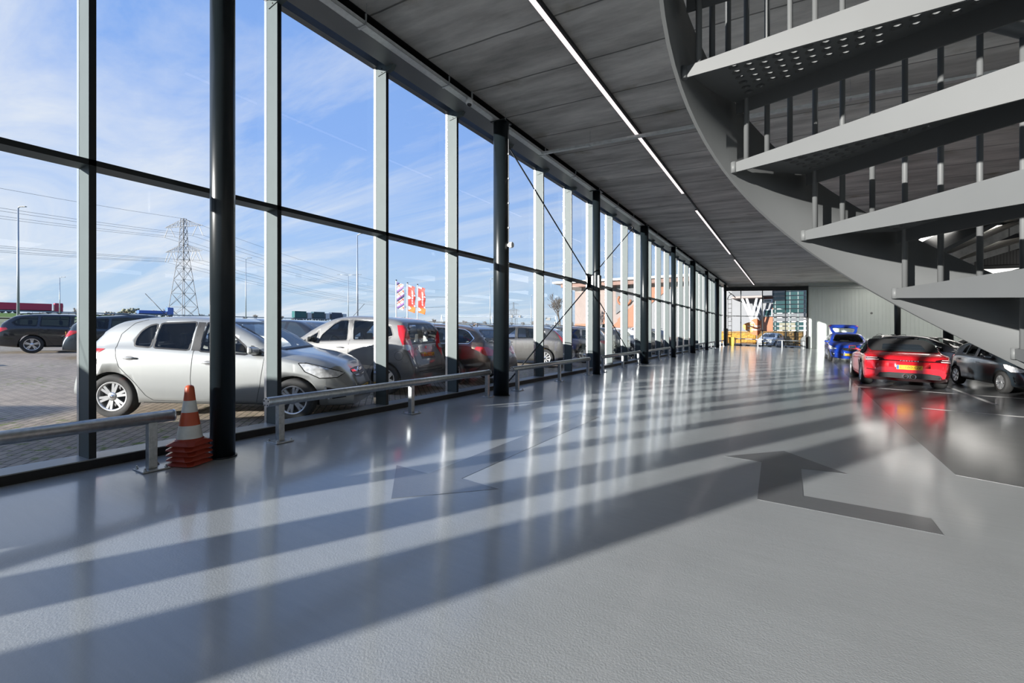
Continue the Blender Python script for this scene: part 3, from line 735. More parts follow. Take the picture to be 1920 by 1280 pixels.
def shrink(poly, d):
    c = Vector((sum(p[0] for p in poly) / len(poly), sum(p[1] for p in poly) / len(poly)))
    n = len(poly); res = []
    area = sum(poly[i][0] * poly[(i + 1) % n][1] - poly[(i + 1) % n][0] * poly[i][1] for i in range(n)); sg = 1 if area > 0 else -1
    for i in range(n):
        p0, p1, p2 = Vector(poly[i - 1]), Vector(poly[i]), Vector(poly[(i + 1) % n])
        e1 = (p1 - p0).normalized(); e2 = (p2 - p1).normalized()
        n1 = Vector((-e1.y, e1.x)) * sg; n2 = Vector((-e2.y, e2.x)) * sg
        b_ = n1 + n2; b_ = b_ / max(b_.dot(n1), .35); q = p1 + b_ * d
        res.append((q.x, q.y))
    return res
def smooth_poly(poly, r=.035):
    res = []
    n = len(poly)
    for i in range(n):
        p0, p1, p2 = Vector(poly[i - 1]), Vector(poly[i]), Vector(poly[(i + 1) % n])
        a = (p0 - p1); b_ = (p2 - p1); ra = min(r, a.length * .4); rb = min(r, b_.length * .4)
        A = p1 + a.normalized() * ra; B = p1 + b_.normalized() * rb
        for t_ in (0, .5, 1):
            q = (1 - t_)**2 * A + 2 * t_ * (1 - t_) * p1 + t_**2 * B; res.append((q.x, q.y))
    return res
def patch(bvh, pts, d, off=.004, maxlen=.09, mirror=False, thick=0.0):
    """panel lying on the body: the 3-D outline is filled, refined and dropped on the body along -d"""
    d = Vector(d).normalized(); pts = [Vector(p) for p in pts]
    if mirror: pts = [Vector((p.x, -p.y, p.z)) for p in pts]; d = Vector((d.x, -d.y, d.z))
    u = d.orthogonal().normalized(); v = d.cross(u); bm = bmesh.new()
    o = pts[0]
    fl = [((p - o).dot(u), (p - o).dot(v)) for p in pts]
    vs_ = [bm.verts.new(o + u * a + v * b_) for a, b_ in fl]
    for tri in tessellate_polygon([[Vector((a, b_, 0)) for a, b_ in fl]]):
        try: bm.faces.new([vs_[i] for i in tri])
        except ValueError: pass
    for _ in range(5):
        es = [e for e in bm.edges if e.calc_length() > maxlen]
        if not es: break
        bmesh.ops.subdivide_edges(bm, edges=es, cuts=1); bmesh.ops.triangulate(bm, faces=[f for f in bm.faces if len(f.verts) > 3])
    for w in bm.verts:
        h = bvh.ray_cast(w.co + d * 3, -d)
        if h[0] is None:
            h = bvh.find_nearest(w.co)
            w.co = h[0] + d * off
        else: w.co = h[0] + (h[1] if h[1].dot(d) > 0 else d) * off
    bmesh.ops.recalc_face_normals(bm, faces=bm.faces)
    bm.normal_update()
    if bm.faces and sum((f.normal.dot(d) * f.calc_area() for f in bm.faces)) < 0: bmesh.ops.reverse_faces(bm, faces=bm.faces)
    if thick:
        g = bmesh.ops.extrude_face_region(bm, geom=bm.faces[:])
        for w in [e for e in g['geom'] if isinstance(e, bmesh.types.BMVert)]: w.co += d * thick
        bmesh.ops.recalc_face_normals(bm, faces=bm.faces)
    for f in bm.faces: f.smooth = True
    return bm
def strip_poly(line, w):
    """ribbon outline (2-D) of width w round an open line"""
    L, R_ = [], []
    for i, p in enumerate(line):
        a = Vector(line[max(i - 1, 0)]); b_ = Vector(line[min(i + 1, len(line) - 1)]); e = (b_ - a).normalized(); n = Vector((-e.y, e.x)) * w / 2
        L.append((p[0] + n.x, p[1] + n.y)); R_.append((p[0] - n.x, p[1] - n.y))
    return L, R_
def ribbon(bvh, line, w, d, off=.002, mirror=False, step=.06):
    """thin line (door gap, moulding) laid on the body; line is 3-D"""
    d = Vector(d).normalized(); pts = []
    for a, b_ in zip(line, line[1:]):
        a, b_ = Vector(a), Vector(b_); n = max(1, int((b_ - a).length / step))
        pts += [a + (b_ - a) * k / n for k in range(n)]
    pts.append(Vector(line[-1]))
    if mirror: pts = [Vector((p.x, -p.y, p.z)) for p in pts]; d = Vector((d.x, -d.y, d.z))
    bm = bmesh.new(); prev = None
    for i, p in enumerate(pts):
        e = (pts[min(i + 1, len(pts) - 1)] - pts[max(i - 1, 0)]).normalized(); n = d.cross(e).normalized() * w / 2; row = []
        for q in (p + n, p - n):
            h = bvh.ray_cast(q + d * 3, -d); row.append(bm.verts.new((h[0] + h[1] * off) if h[0] is not None else bvh.find_nearest(q)[0] + d * off))
        if prev: f = bm.faces.new((prev[0], prev[1], row[1], row[0])); f.smooth = True
        prev = row
    bm.normal_update()
    if bm.faces and sum(f.normal.dot(d) for f in bm.faces) < 0: bmesh.ops.reverse_faces(bm, faces=bm.faces)
    return bm
def bm_ob(bm, name, m, parent): return link(name, to_mesh(bm, name), m, parent)
def wheel(parent, x, y, R, width, rim_r, style, side, spokes=5, steer=0.0, rim_m=None):
    """side = +1 when the outside faces +y"""
    w = empty('wheel', (x, y, R)); w.parent = parent
    w.rotation_quaternion = Quaternion((0, 0, 1), steer)
    h = width / 2; s = side; rim_m = rim_m or M_rim
    mb = MB(); mb.lathe([(rim_r, -h * .8), (rim_r + .01, -h * .95), (R * .90, -h), (R * .97, -h * .86), (R, -h * .5), (R, h * .5), (R * .97, h * .86), (R * .90, h), (rim_r + .01, h * .95), (rim_r, h * .8)], axis='y', n=40, caps=False); mb.build('tyre', M_tyre, w)
    mb = MB()
    mb.lathe([(rim_r + .004, s * h * .93), (rim_r - .012, s * h * .95), (rim_r - .022, s * h * .80), (rim_r - .03, s * h * .1), (rim_r - .035, -s * h * .7)], axis='y', n=40, caps=False)
    yo = s * h * .80
    if style in ('five', 'double', 'multi'):
        for k in range(spokes):
            a = 2 * PI * k / spokes + .3
            offs = (0,) if style != 'double' else (-.15, .15)
            for o in offs:
                a1 = a + o * .9; a2 = a + o
                hw0, hw1 = (.019, .017) if style == 'double' else ((.042, .034) if style == 'five' else (.016, .018))
                r0, r1 = .035, rim_r - .012
                e1 = Vector((math.cos(a2), 0, math.sin(a2))); t1 = Vector((-e1.z, 0, e1.x))
                pts = [e1 * r0 + t1 * hw0, e1 * r1 + t1 * hw1, e1 * r1 - t1 * hw1, e1 * r0 - t1 * hw0]
                mb.hexa([p + Vector((0, yo + s * .004 - s * .03, 0)) for p in pts], [p + Vector((0, yo - s * (.000 if i in (0, 3) else -.006), 0)) for i, p in enumerate(pts)])
        mb.lathe([(.062, yo - s * .03), (.060, yo + s * .004), (.03, yo + s * .008), (0, yo + s * .008)], axis='y', n=20)
    elif style == 'cover':
        mb.lathe([(rim_r - .02, yo), (rim_r * .6, yo + s * .012), (.05, yo + s * .018), (0, yo + s * .018)], axis='y', n=36)
    ri = mb.build('rim', rim_m, w)
    if style == 'cover':
        mb = MB()
        for k in range(spokes):
            a = 2 * PI * k / spokes; e1 = Vector((math.cos(a), 0, math.sin(a))); t1 = Vector((-e1.z, 0, e1.x))
            pts = [e1 * rim_r * .35 + t1 * .012, e1 * rim_r * .80 + t1 * .028, e1 * rim_r * .80 - t1 * .028, e1 * rim_r * .35 - t1 * .012]
            mb.hexa([p + Vector((0, yo - s * .01, 0)) for p in pts], [p + Vector((0, yo + s * .0165, 0)) for p in pts])
        mb.build('slot', M_rimd, w)
    mb = MB(); mb.lathe([(rim_r - .03, s * h * .1), (.0, s * h * .08)], axis='y', n=24); mb.build('brake_disc', M_rimd, w)
    mb = MB(); mb.lathe([(.03, yo + s * .006), (.028, yo + s * .013), (0, yo + s * .014)], axis='y', n=16); mb.build('hub_cap', M_chrome, w)
    return w
def plate(parent, pos, d, text, m_bg=None, w=.52, h=.11):
    """number plate facing direction d (unit, horizontal)"""
    d = Vector(d).normalized(); pl = empty('number_plate', pos); pl.parent = parent
    pl.rotation_quaternion = Matrix((Vector((-d.y, d.x, 0)), Vector((0, 0, 1)), d)).transposed().to_quaternion()
    mb = MB(); mb.box((-w / 2, -h / 2, -.006), (w / 2, h / 2, 0)); mb.build('backing', M_plate, pl, bevel=.003)
    mb = MB(); mb.box((-w / 2 + .004, -h / 2 + .004, .0), (-w / 2 + .048, h / 2 - .004, .0012)); mb.build('blue_band', M_plateb, pl)
    if text:
        t_ = text_mesh('characters', text, h * .88, M_ink, pl); bb = max(v.co.x for v in t_.data.vertices) - min(v.co.x for v in t_.data.vertices)
        t_.location = (.024, 0, .001); t_.scale = (min(1.1, (w - .10) / max(bb, .01)),) + (1, 1)
    return pl
def car(label, name='car', cat='car', group=None, *, sh, pt, windows, wind, back, wheels, cabin=None, lowtrim=True, detail=True, tint_rear=False, wellx=.05, opaque=False, seats=2):
    """sh Shell, pt paint, windows = side openings as (x, z) outlines, wind/back = front/rear openings as (y, z) half outlines"""
    root = tag(empty(name, (0, 0, 0)), label, cat, group)
    bm = sh.loft(sh.xs); solid = bm.copy(); bvh = BVHTree.FromBMesh(solid); solid.free()
    body = bm_ob(bm, 'body', [pt, M_well, M_cabin], root)
    # wheel arches
    for ax in (0.0, sh.wb):
        for sg in (-1, 1):
            mb = MB(); y0, y1 = sg * (sh.W - .30), sg * (sh.W + .3)
            mb.lathe([(sh.R + wellx, y0), (sh.R + wellx, y1)], c=(ax, 0, sh.R), axis='y', n=40, smooth=True); bmesh.ops.recalc_face_normals(mb.bm, faces=mb.bm.faces)
            cut(body, mb.bm, M_well)
    if cabin and not opaque:
        xs = [x for x in sh.xs if cabin[0] <= x <= cabin[1]]
        cut(body, sh.loft(xs, dy=.06, dz=.045, zb=.34, warp=False), M_cabin)
        for wpoly in windows: cut(body, prism_bm(smooth_poly(shrink(wpoly, .012), .03), 'y', -2, 2), M_trim)
        mid = (cabin[0] + cabin[1]) / 2
        if wind: cut(body, prism_bm(smooth_poly(shrink(wind + [(-y, z) for y, z in wind[::-1]], .015), .05), 'x', mid, 6), M_trim)
        if back: cut(body, prism_bm(smooth_poly(shrink(back + [(-y, z) for y, z in back[::-1]], .015), .05), 'x', -4, mid), M_trim)
    gm = M_cgo if opaque else M_cg
    for i, wpoly in enumerate(windows):
        for mir in (False, True):
            pp = smooth_poly(wpoly); b_ = patch(bvh, [(x, 1.2, z) for x, z in pp], (0, 1, 0), off=.0015, mirror=mir)
            bm_ob(b_, 'side_window', (M_cgd if tint_rear and sum(p[0] for p in wpoly) / len(wpoly) < .95 and not opaque else gm), root)
            if detail:
                # rubber surround
                pc = pp + pp[:1]
                bm_ob(ribbon(bvh, [(x, 1.2, z) for x, z in pc], .022, (0, 1, 0), off=.003, mirror=mir, step=.2), 'window_frame', M_trim, root)
    if wind:
        full = smooth_poly(wind + [(-y, z) for y, z in wind[::-1]], .05)
        bm_ob(patch(bvh, [(3, y, z) for y, z in full], (1, 0, 0), off=.0015), 'windscreen', gm, root)
        if detail: bm_ob(ribbon(bvh, [(3, y, z) for y, z in full + full[:1]], .03, (1, 0, 0), off=.003, step=.1), 'windscreen_frame', M_trim, root)
    if back:
        full = smooth_poly(back + [(-y, z) for y, z in back[::-1]], .05)
        bm_ob(patch(bvh, [(-3, y, z) for y, z in full], (-1, 0, 0), off=.0015), 'rear_window', M_cgd if tint_rear and not opaque else gm, root)
        if detail: bm_ob(ribbon(bvh, [(-3, y, z) for y, z in full + full[:1]], .03, (-1, 0, 0), off=.003, step=.1), 'rear_window_frame', M_trim, root)
    for sg in (-1, 1):
        tw = wheels.get('track', sh.W - wheels['w'] / 2 - .012)
        for ax in (0.0, sh.wb):
            wheel(root, ax, sg * tw, wheels['R'], wheels['w'], wheels['rim'], wheels['style'], sg, wheels.get('n', 5), wheels.get('steer', 0) if ax else 0, wheels.get('mat'))
    if cabin and not opaque:
        for sx_, zs in ((cabin[1] - 1.18, .36), (cabin[1] - 2.02, .36))[:seats]:
            for sg in ((-.36), (.36)):
                mb = MB()
                mb.box((sx_ - .05, sg - .24, .34), (sx_ + .48, sg + .24, .50))
                mb.hexa([(sx_ - .08, sg - .23, .48), (sx_ + .10, sg - .23, .48), (sx_ + .10, sg + .23, .48), (sx_ - .08, sg + .23, .48)], [(sx_ - .27, sg - .19, 1.0), (sx_ - .16, sg - .19, 1.0), (sx_ - .16, sg + .19, 1.0), (sx_ - .27, sg + .19, 1.0)])
                st = mb.build('seat', M_seat, root, bevel=.03)
                mb = MB(); mb.box((sx_ - .30, sg - .12, 1.04), (sx_ - .20, sg + .12, 1.22)); mb.build('headrest', M_seat, st, bevel=.03)
        mb = MB(); dx = cabin[1] - .42; zc = sh.belt(dx) - .02
        mb.hexa([(dx - .05, -.60, zc - .30), (dx + .35, -.60, zc - .30), (dx + .35, .60, zc - .30), (dx - .05, .60, zc - .30)], [(dx, -.60, zc), (dx + .42, -.60, zc - .02), (dx + .42, .60, zc - .02), (dx, .60, zc)])
        db = mb.build('dashboard', M_cabin, root, bevel=.02)
        mb = MB(); pts = []
        for k in range(25):
            q = 2 * PI * k / 24; pts.append((dx - .16 + .06 * math.sin(q), .36 + .17 * math.cos(q), zc - .02 + .16 * math.sin(q)))
        mb.path(pts, .014, 8); mb.build('steering_wheel', M_trim, db)
    return root, bvh, body
def side_panel(root, bvh, name, m, poly, mirror=True, off=.004, d=(0, 1, 0), thick=0.0, both=True):
    for mir in ((False, True) if both else (mirror,)):
        bm_ob(patch(bvh, poly, d, off=off, maxlen=.05, mirror=mir, thick=thick), name, m, root)
def side_line(root, bvh, name, line, w=.006, m=None, d=(0, 1, 0)):
    for mir in (False, True): bm_ob(ribbon(bvh, [(x, 1.2, z) for x, z in line], w, d, off=.0016, mirror=mir, step=.04), name, m or M_gap, root)
def mirror_part(root, x, y, z, m, m2=None, s=1.0):
    for sg in (-1, 1):
        mm = tag(empty('side_mirror', (x, sg * y, z))); mm.parent = root
        mb = MB(); y0_, y1_ = sg * .02, sg * .22 * s; mb.hexa([(-.05, y0_, -.02), (.05, y0_, -.01), (.05, y0_, .09), (-.05, y0_, .11)], [(-.05, y1_, .0), (.02, y1_, .01), (.02, y1_, .10), (-.05, y1_, .12)]); mb.build('shell', m, mm, bevel=.03)
        mb = MB(); mb.box((-.054, min(sg * .04, sg * .20 * s), .005), (-.0505, max(sg * .04, sg * .20 * s), .10)); mb.build('mirror_glass', M_cgo, mm)
        mb = MB(); mb.hexa([(-.03, -sg * .04, -.02), (.04, -sg * .04, -.02), (.04, -sg * .04, .03), (-.03, -sg * .04, .03)], [(-.02, sg * .06, .0), (.03, sg * .06, .0), (.03, sg * .06, .03), (-.02, sg * .06, .03)]); mb.build('stalk', m2 or M_trim, mm)
def handle(root, bvh, x, z, m, w=.19):
    for sg in (1, -1):
        h = bvh.ray_cast(Vector((x, sg * 3, z)), Vector((0, -sg, 0)))
        if h[0] is None: continue
        y = h[0].y
        mb = MB(); mb.path([(x - w / 2, y + sg * .004, z), (x - w / 4, y + sg * .03, z + .004), (x + w / 4, y + sg * .032, z + .004), (x + w / 2, y + sg * .006, z)], [.012, .014, .014, .012], 8); hd = mb.build('door_handle', m, root)
        bm_ob(patch(bvh, [(x + (w * .34) * math.cos(q), sg * 1.2, z + .035 * math.sin(q)) for q in [2 * PI * k / 12 for k in range(12)]], (0, sg, 0), off=.0018), 'recess', M_rimd, hd)
def place(root, x, y, heading, z=None, scale=1.0):
    """heading: direction of travel, radians from +X; stands on the paving outside or on the hall floor"""
    inside = x > -5.5
    q = Quaternion((0, 1, 0), math.atan(S if x > -9 else .0275)) @ Quaternion((0, 0, 1), heading)
    root.location = (x, y, (gz(x) if inside else gg(x)) if z is None else z); root.rotation_mode = 'QUATERNION'; root.rotation_quaternion = q; root.scale = (scale,) * 3
# ================================================================== the silver hatchback outside (nose to the glass)
P_silver = paint_mat('paint_silver', (.33, .34, .335), metal=.4, rough=.36)
def hatch_small(label, pt, name='car', group=None, opaque=False, detail=True, style='double', spokes=6, antenna=True):
    sh = Shell(top=[(-.62, .50), (-.605, .66), (-.56, .82), (-.49, .94), (-.34, 1.11), (-.10, 1.34), (.04, 1.405), (.4, 1.462), (.85, 1.488), (1.25, 1.468), (1.6, 1.375), (1.95, 1.21), (2.22, 1.055), (2.34, 1.005), (2.65, .96), (2.95, .885), (3.15, .785), (3.25, .665), (3.30, .48)],
               belt=[(-.62, .60), (-.42, .96), (.2, 1.0), (1.2, .965), (2.2, .925), (2.9, .78), (3.3, .44)], W=1.737, wb=2.511, R=.308, sill=.205, tum=.30, front=(.95, .38), rear=(.6, .17), zf=.20, zr=.28)
    w1 = [(.27, 1.035), (.50, 1.02), (.53, 1.36), (.42, 1.335), (.32, 1.25), (.27, 1.14)]
    w2 = [(.535, 1.018), (1.03, .995), (1.06, 1.402), (.565, 1.368)]
    w3 = [(1.17, .985), (1.86, .952), (1.82, 1.06), (1.55, 1.27), (1.38, 1.38), (1.2, 1.402)]
    w4 = [(1.90, .952), (2.14, .945), (1.88, 1.09)]
    root, bvh, body = car(label, name, 'car', group, sh=sh, pt=pt, windows=[w1, w2, w3, w4], wind=[(.60, 1.03), (.645, 1.08), (.565, 1.31), (.48, 1.40)], back=[(.50, .99), (.56, 1.03), (.50, 1.26), (.44, 1.30)],
                          wheels=dict(R=.312, w=.195, rim=.205, style=style, n=spokes), cabin=(-.25, 2.15), detail=detail, opaque=opaque)
    # tail lamps, head lamps, grille, bumper openings
    for mir in (False, True):
        bm_ob(patch(bvh, [(-.60, .62, .80), (-.62, .74, .70), (-.36, .95, .89), (-.24, .95, .99), (-.40, .9, .985), (-.50, .72, .93)], (-.75, .66, .0), off=.005, maxlen=.05, mirror=mir), 'tail_light', M_red, root)
        bm_ob(patch(bvh, [(2.70, .95, .865), (2.80, .92, .865), (3.02, .74, .775), (3.14, .52, .69), (3.08, .66, .635), (2.92, .84, .64), (2.76, .92, .74)], (.72, .69, .1), off=.004, maxlen=.05, mirror=mir), 'headlight', M_clear, root)
        if detail:
            bm_ob(ribbon(bvh, [(2.70, .95, .865), (2.80, .92, .865), (3.02, .74, .775), (3.14, .52, .69), (3.08, .66, .635), (2.92, .84, .64), (2.76, .92, .74), (2.70, .95, .865)], .012, (.72, .69, .1), off=.006, mirror=mir), 'headlight_rim', M_gap, root)
            bm_ob(patch(bvh, [(3.0, .80, .50), (3.1, .70, .47), (3.15, .56, .34), (3.05, .72, .32)], (.8, .6, 0), off=.003, maxlen=.05, mirror=mir), 'fog_light_opening', M_trim, root)
            bm_ob(ribbon(bvh, [(3.0, .815, .51), (3.02, .76, .32)], .022, (.75, .66, 0), off=.006, mirror=mir), 'fog_light_blade', M_chrome, root)
    g = [(3.3, .0, .74), (3.3, .26, .73), (3.3, .33, .70), (3.3, .24, .60), (3.3, .0, .575), (3.3, -.24, .60), (3.3, -.33, .70), (3.3, -.26, .73)]
    bm_ob(patch(bvh, g, (1, 0, 0), off=.004, maxlen=.05), 'grille', M_trim, root)
    for a, b_, wd in ((.695, .30, .034), (.625, .24, .016)):
        bm_ob(ribbon(bvh, [(3.3, -b_, a), (3.3, 0, a - .008), (3.3, b_, a)], wd, (1, 0, 0), off=.012), 'grille_bar', M_chrome, root)
    lo = [(3.3, .44, .46), (3.3, .36, .33), (3.3, -.36, .33), (3.3, -.44, .46)]
    bm_ob(patch(bvh, lo, (1, 0, 0), off=.003, maxlen=.05), 'lower_grille', M_trim, root)
    h = bvh.ray_cast(Vector((5, 0, .68)), Vector((-1, 0, 0)))[0]
    em = empty('badge', (h.x + .012, 0, .68)); em.parent = root
    mb = MB(); mb.path([(0, .058 * math.cos(q), .058 * math.sin(q)) for q in [2 * PI * k / 24 for k in range(25)]], .008, 8); mb.build('ring', M_chrome, em)
    mb = MB(); mb.prism([(.0, -.085, .0), (.0, -.012, .022), (.0, -.006, .004), (.0, .085, .0), (.0, .012, -.022), (.0, .006, -.004)], (.01, 0, 0)); mb.build('bolt_mark', M_chrome, em)
    h = bvh.ray_cast(Vector((5, 0, .40)), Vector((-1, 0, 0)))[0]
    plate(root, (h.x + .02, 0, .405), (1, 0, 0), '6-GSG-0' if False else 'G-SGD')
    if detail:
        side_line(root, bvh, 'door_gap', [(.03, 1.0), (.05, .88), (.10, .74), (.32, .52), (.46, .34), (.56, .27), (1.10, .26)])
        side_line(root, bvh, 'door_gap', [(.03, 1.0), (.06, 1.2), (.2, 1.36), (.36, 1.415)])
        side_line(root, bvh, 'door_gap', [(1.115, 1.42), (1.10, .97), (1.085, .6), (1.10, .26), (2.0, .265), (2.05, .5), (2.10, .93)])
        side_line(root, bvh, 'sill_line', [(.42, .235), (2.1, .245)], .010)  # thin dark line along the sill
        side_line(root, bvh, 'pillar_cover', [(1.115, .99), (1.13, 1.40)], .105, M_trim)
        bm_ob(ribbon(bvh, [(2.27, -.52, 1.04), (2.27, .52, 1.04)], .03, (0, 0, 1), off=.012), 'wiper_panel', M_trim, root)
        # fuel flap ring on the right flank
        bm_ob(ribbon(bvh, [(-.30 + .095 * math.cos(q), -1.2, .80 + .095 * math.sin(q)) for q in [2 * PI * k / 20 for k in range(21)]], .005, (0, -1, 0), off=.002), 'fuel_flap', M_gap, root)
        handle(root, bvh, .24, .865, pt); handle(root, bvh, 1.33, .825, pt)
        mirror_part(root, 1.98, .80, .97, pt)
    if antenna:
        mb = MB(); mb.tube((.20, 0, 1.45), (-.16, 0, 1.82), .0045, 8); mb.tube((.23, 0, 1.44), (.2, 0, 1.47), .014, 8); mb.build('antenna', M_trim, root)
    return root
corsa = hatch_small('silver small hatchback parked nose to the glass beside the cone stack', P_silver)

# ------------------------------------------------------------------ grey mini MPV (tail to the glass)
P_greymet = paint_mat('paint_warm_grey', (.13, .128, .124), metal=.0, rough=.55)
def mini_mpv(label, pt):
    sh = Shell(top=[(-.60, .45), (-.592, .62), (-.56, .8), (-.51, 1.0), (-.38, 1.32), (-.24, 1.49), (-.05, 1.545), (.5, 1.585), (.95, 1.59), (1.35, 1.55), (1.7, 1.42), (2.1, 1.2), (2.35, 1.07), (2.5, 1.02), (2.8, .92), (3.0, .8), (3.09, .65), (3.115, .45)],
               belt=[(-.6, .7), (-.42, 1.03), (0, 1.07), (1, 1.03), (2, .98), (2.8, .8), (3.1, .45)], W=1.68, wb=2.36, R=.305, sill=.21, tum=.22, front=(.9, .34), rear=(.45, .14), zf=.22, zr=.27)
    w0 = [(-.13, 1.19), (.05, 1.15), (.09, 1.41), (-.03, 1.385)]
    w1 = [(.14, 1.105), (.84, 1.07), (.90, 1.49), (.20, 1.475)]
    w2 = [(.97, 1.06), (1.72, 1.015), (1.66, 1.16), (1.40, 1.39), (1.22, 1.48), (1.02, 1.49)]
    w3 = [(1.77, 1.015), (2.16, 1.0), (1.74, 1.23)]
    root, bvh, body = car(label, 'car', 'car', None, sh=sh, pt=pt, windows=[w0, w1, w2, w3], wind=[(.62, 1.08), (.66, 1.12), (.58, 1.42), (.50, 1.50)], back=[(.56, 1.04), (.60, 1.09), (.54, 1.38), (.47, 1.44)],
                          wheels=dict(R=.31, w=.19, rim=.20, style='five', n=6), cabin=(-.2, 2.2))
    for mir in (False, True):
        bm_ob(patch(bvh, [(-.5, .60, .72), (-.5, .66, .80), (-.37, .80, 1.0), (-.27, .78, 1.22), (-.19, .72, 1.41), (-.29, .64, 1.41), (-.44, .58, 1.12), (-.5, .55, .95)], (-.8, .6, .05), off=.006, maxlen=.05, mirror=mir), 'tail_light', M_red, root)
        bm_ob(patch(bvh, [(-.44, .68, 1.02), (-.36, .78, 1.02), (-.35, .79, .94), (-.42, .72, .90), (-.47, .62, .93), (-.46, .62, 1.0)], (-.8, .6, .05), off=.011, maxlen=.05, mirror=mir), 'reversing_light', M_clear, root)
        bm_ob(patch(bvh, [(2.6, .95, .88), (2.8, .85, .86), (3.05, .62, .70), (3.0, .72, .62), (2.75, .92, .68)], (.72, .69, .1), off=.004, maxlen=.05, mirror=mir), 'headlight', M_clear, root)
    # tailgate outline, handle strip, badge, plate
    bm_ob(ribbon(bvh, [(-3, .56, 1.04), (-3, .54, .62), (-3, .50, .54), (-3, 0, .53), (-3, -.50, .54), (-3, -.54, .62), (-3, -.56, 1.04)], .008, (-1, 0, 0), off=.002), 'tailgate_gap', M_gap, root)
    bm_ob(patch(bvh, [(-3, .30, .855), (-3, .30, .715), (-3, -.30, .715), (-3, -.30, .855)], (-1, 0, 0), off=.003), 'plate_recess', M_trim, root)
    bm_ob(ribbon(bvh, [(-3, .5, .47), (-3, -.5, .47)], .02, (-1, 0, 0), off=.002), 'bumper_groove', M_gap, root)
    h = bvh.ray_cast(Vector((-4, 0, .785)), Vector((1, 0, 0)))[0]
    plate(root, (h.x - .012, 0, .785), (-1, 0, 0), 'HH-ZK-4')
    h = bvh.ray_cast(Vector((-4, .0, .93)), Vector((1, 0, 0)))[0]
    bd = empty('badge', (h.x - .004, 0, .93)); bd.parent = root; bd.rotation_quaternion = Matrix((Vector((0, -1, 0)), Vector((0, 0, 1)), Vector((-1, 0, 0)))).transposed().to_quaternion()
    text_mesh('letter_mark', 'S', .12, M_chrome, bd, extrude=.004)
    h = bvh.ray_cast(Vector((-4, .40, .93)), Vector((1, 0, 0)))[0]
    bd = empty('name_script', (h.x - .008, .38, .93)); bd.parent = root; bd.rotation_quaternion = Matrix((Vector((.12, -1, 0)).normalized(), Vector((0, 0, 1)), Vector((-1, -.12, 0)).normalized())).transposed().to_quaternion()
    text_mesh('lettering', 'SPLASH', .05, M_chrome, bd, extrude=.003)
    mb = MB(); mb.box((-.24, -.18, 1.47), (-.215, .18, 1.49)); mb.build('brake_light', M_red, root)
    side_line(root, bvh, 'door_gap', [(.00, 1.08), (.06, .88), (.16, .74), (.36, .56), (.48, .36), (.56, .27), (.92, .26)])
    side_line(root, bvh, 'door_gap', [(.935, 1.52), (.92, 1.05), (.91, .6), (.92, .26), (1.95, .265), (2.0, .5), (2.05, .98)])
    side_line(root, bvh, 'pillar_cover', [(.935, 1.06), (.955, 1.49)], .08, M_trim)
    bm_ob(ribbon(bvh, [(-.30 + .09 * math.cos(q), 1.2, .80 + .09 * math.sin(q)) for q in [2 * PI * k / 20 for k in range(21)]], .005, (0, 1, 0), off=.002), 'fuel_flap', M_gap, root)
    handle(root, bvh, .24, .94, pt); handle(root, bvh, 1.12, .91, pt); mirror_part(root, 1.86, .78, 1.0, pt)
    mb = MB(); mb.tube((1.5, 0, 1.52), (1.15, 0, 1.86), .0045, 8); mb.build('antenna', M_trim, root)
    return root

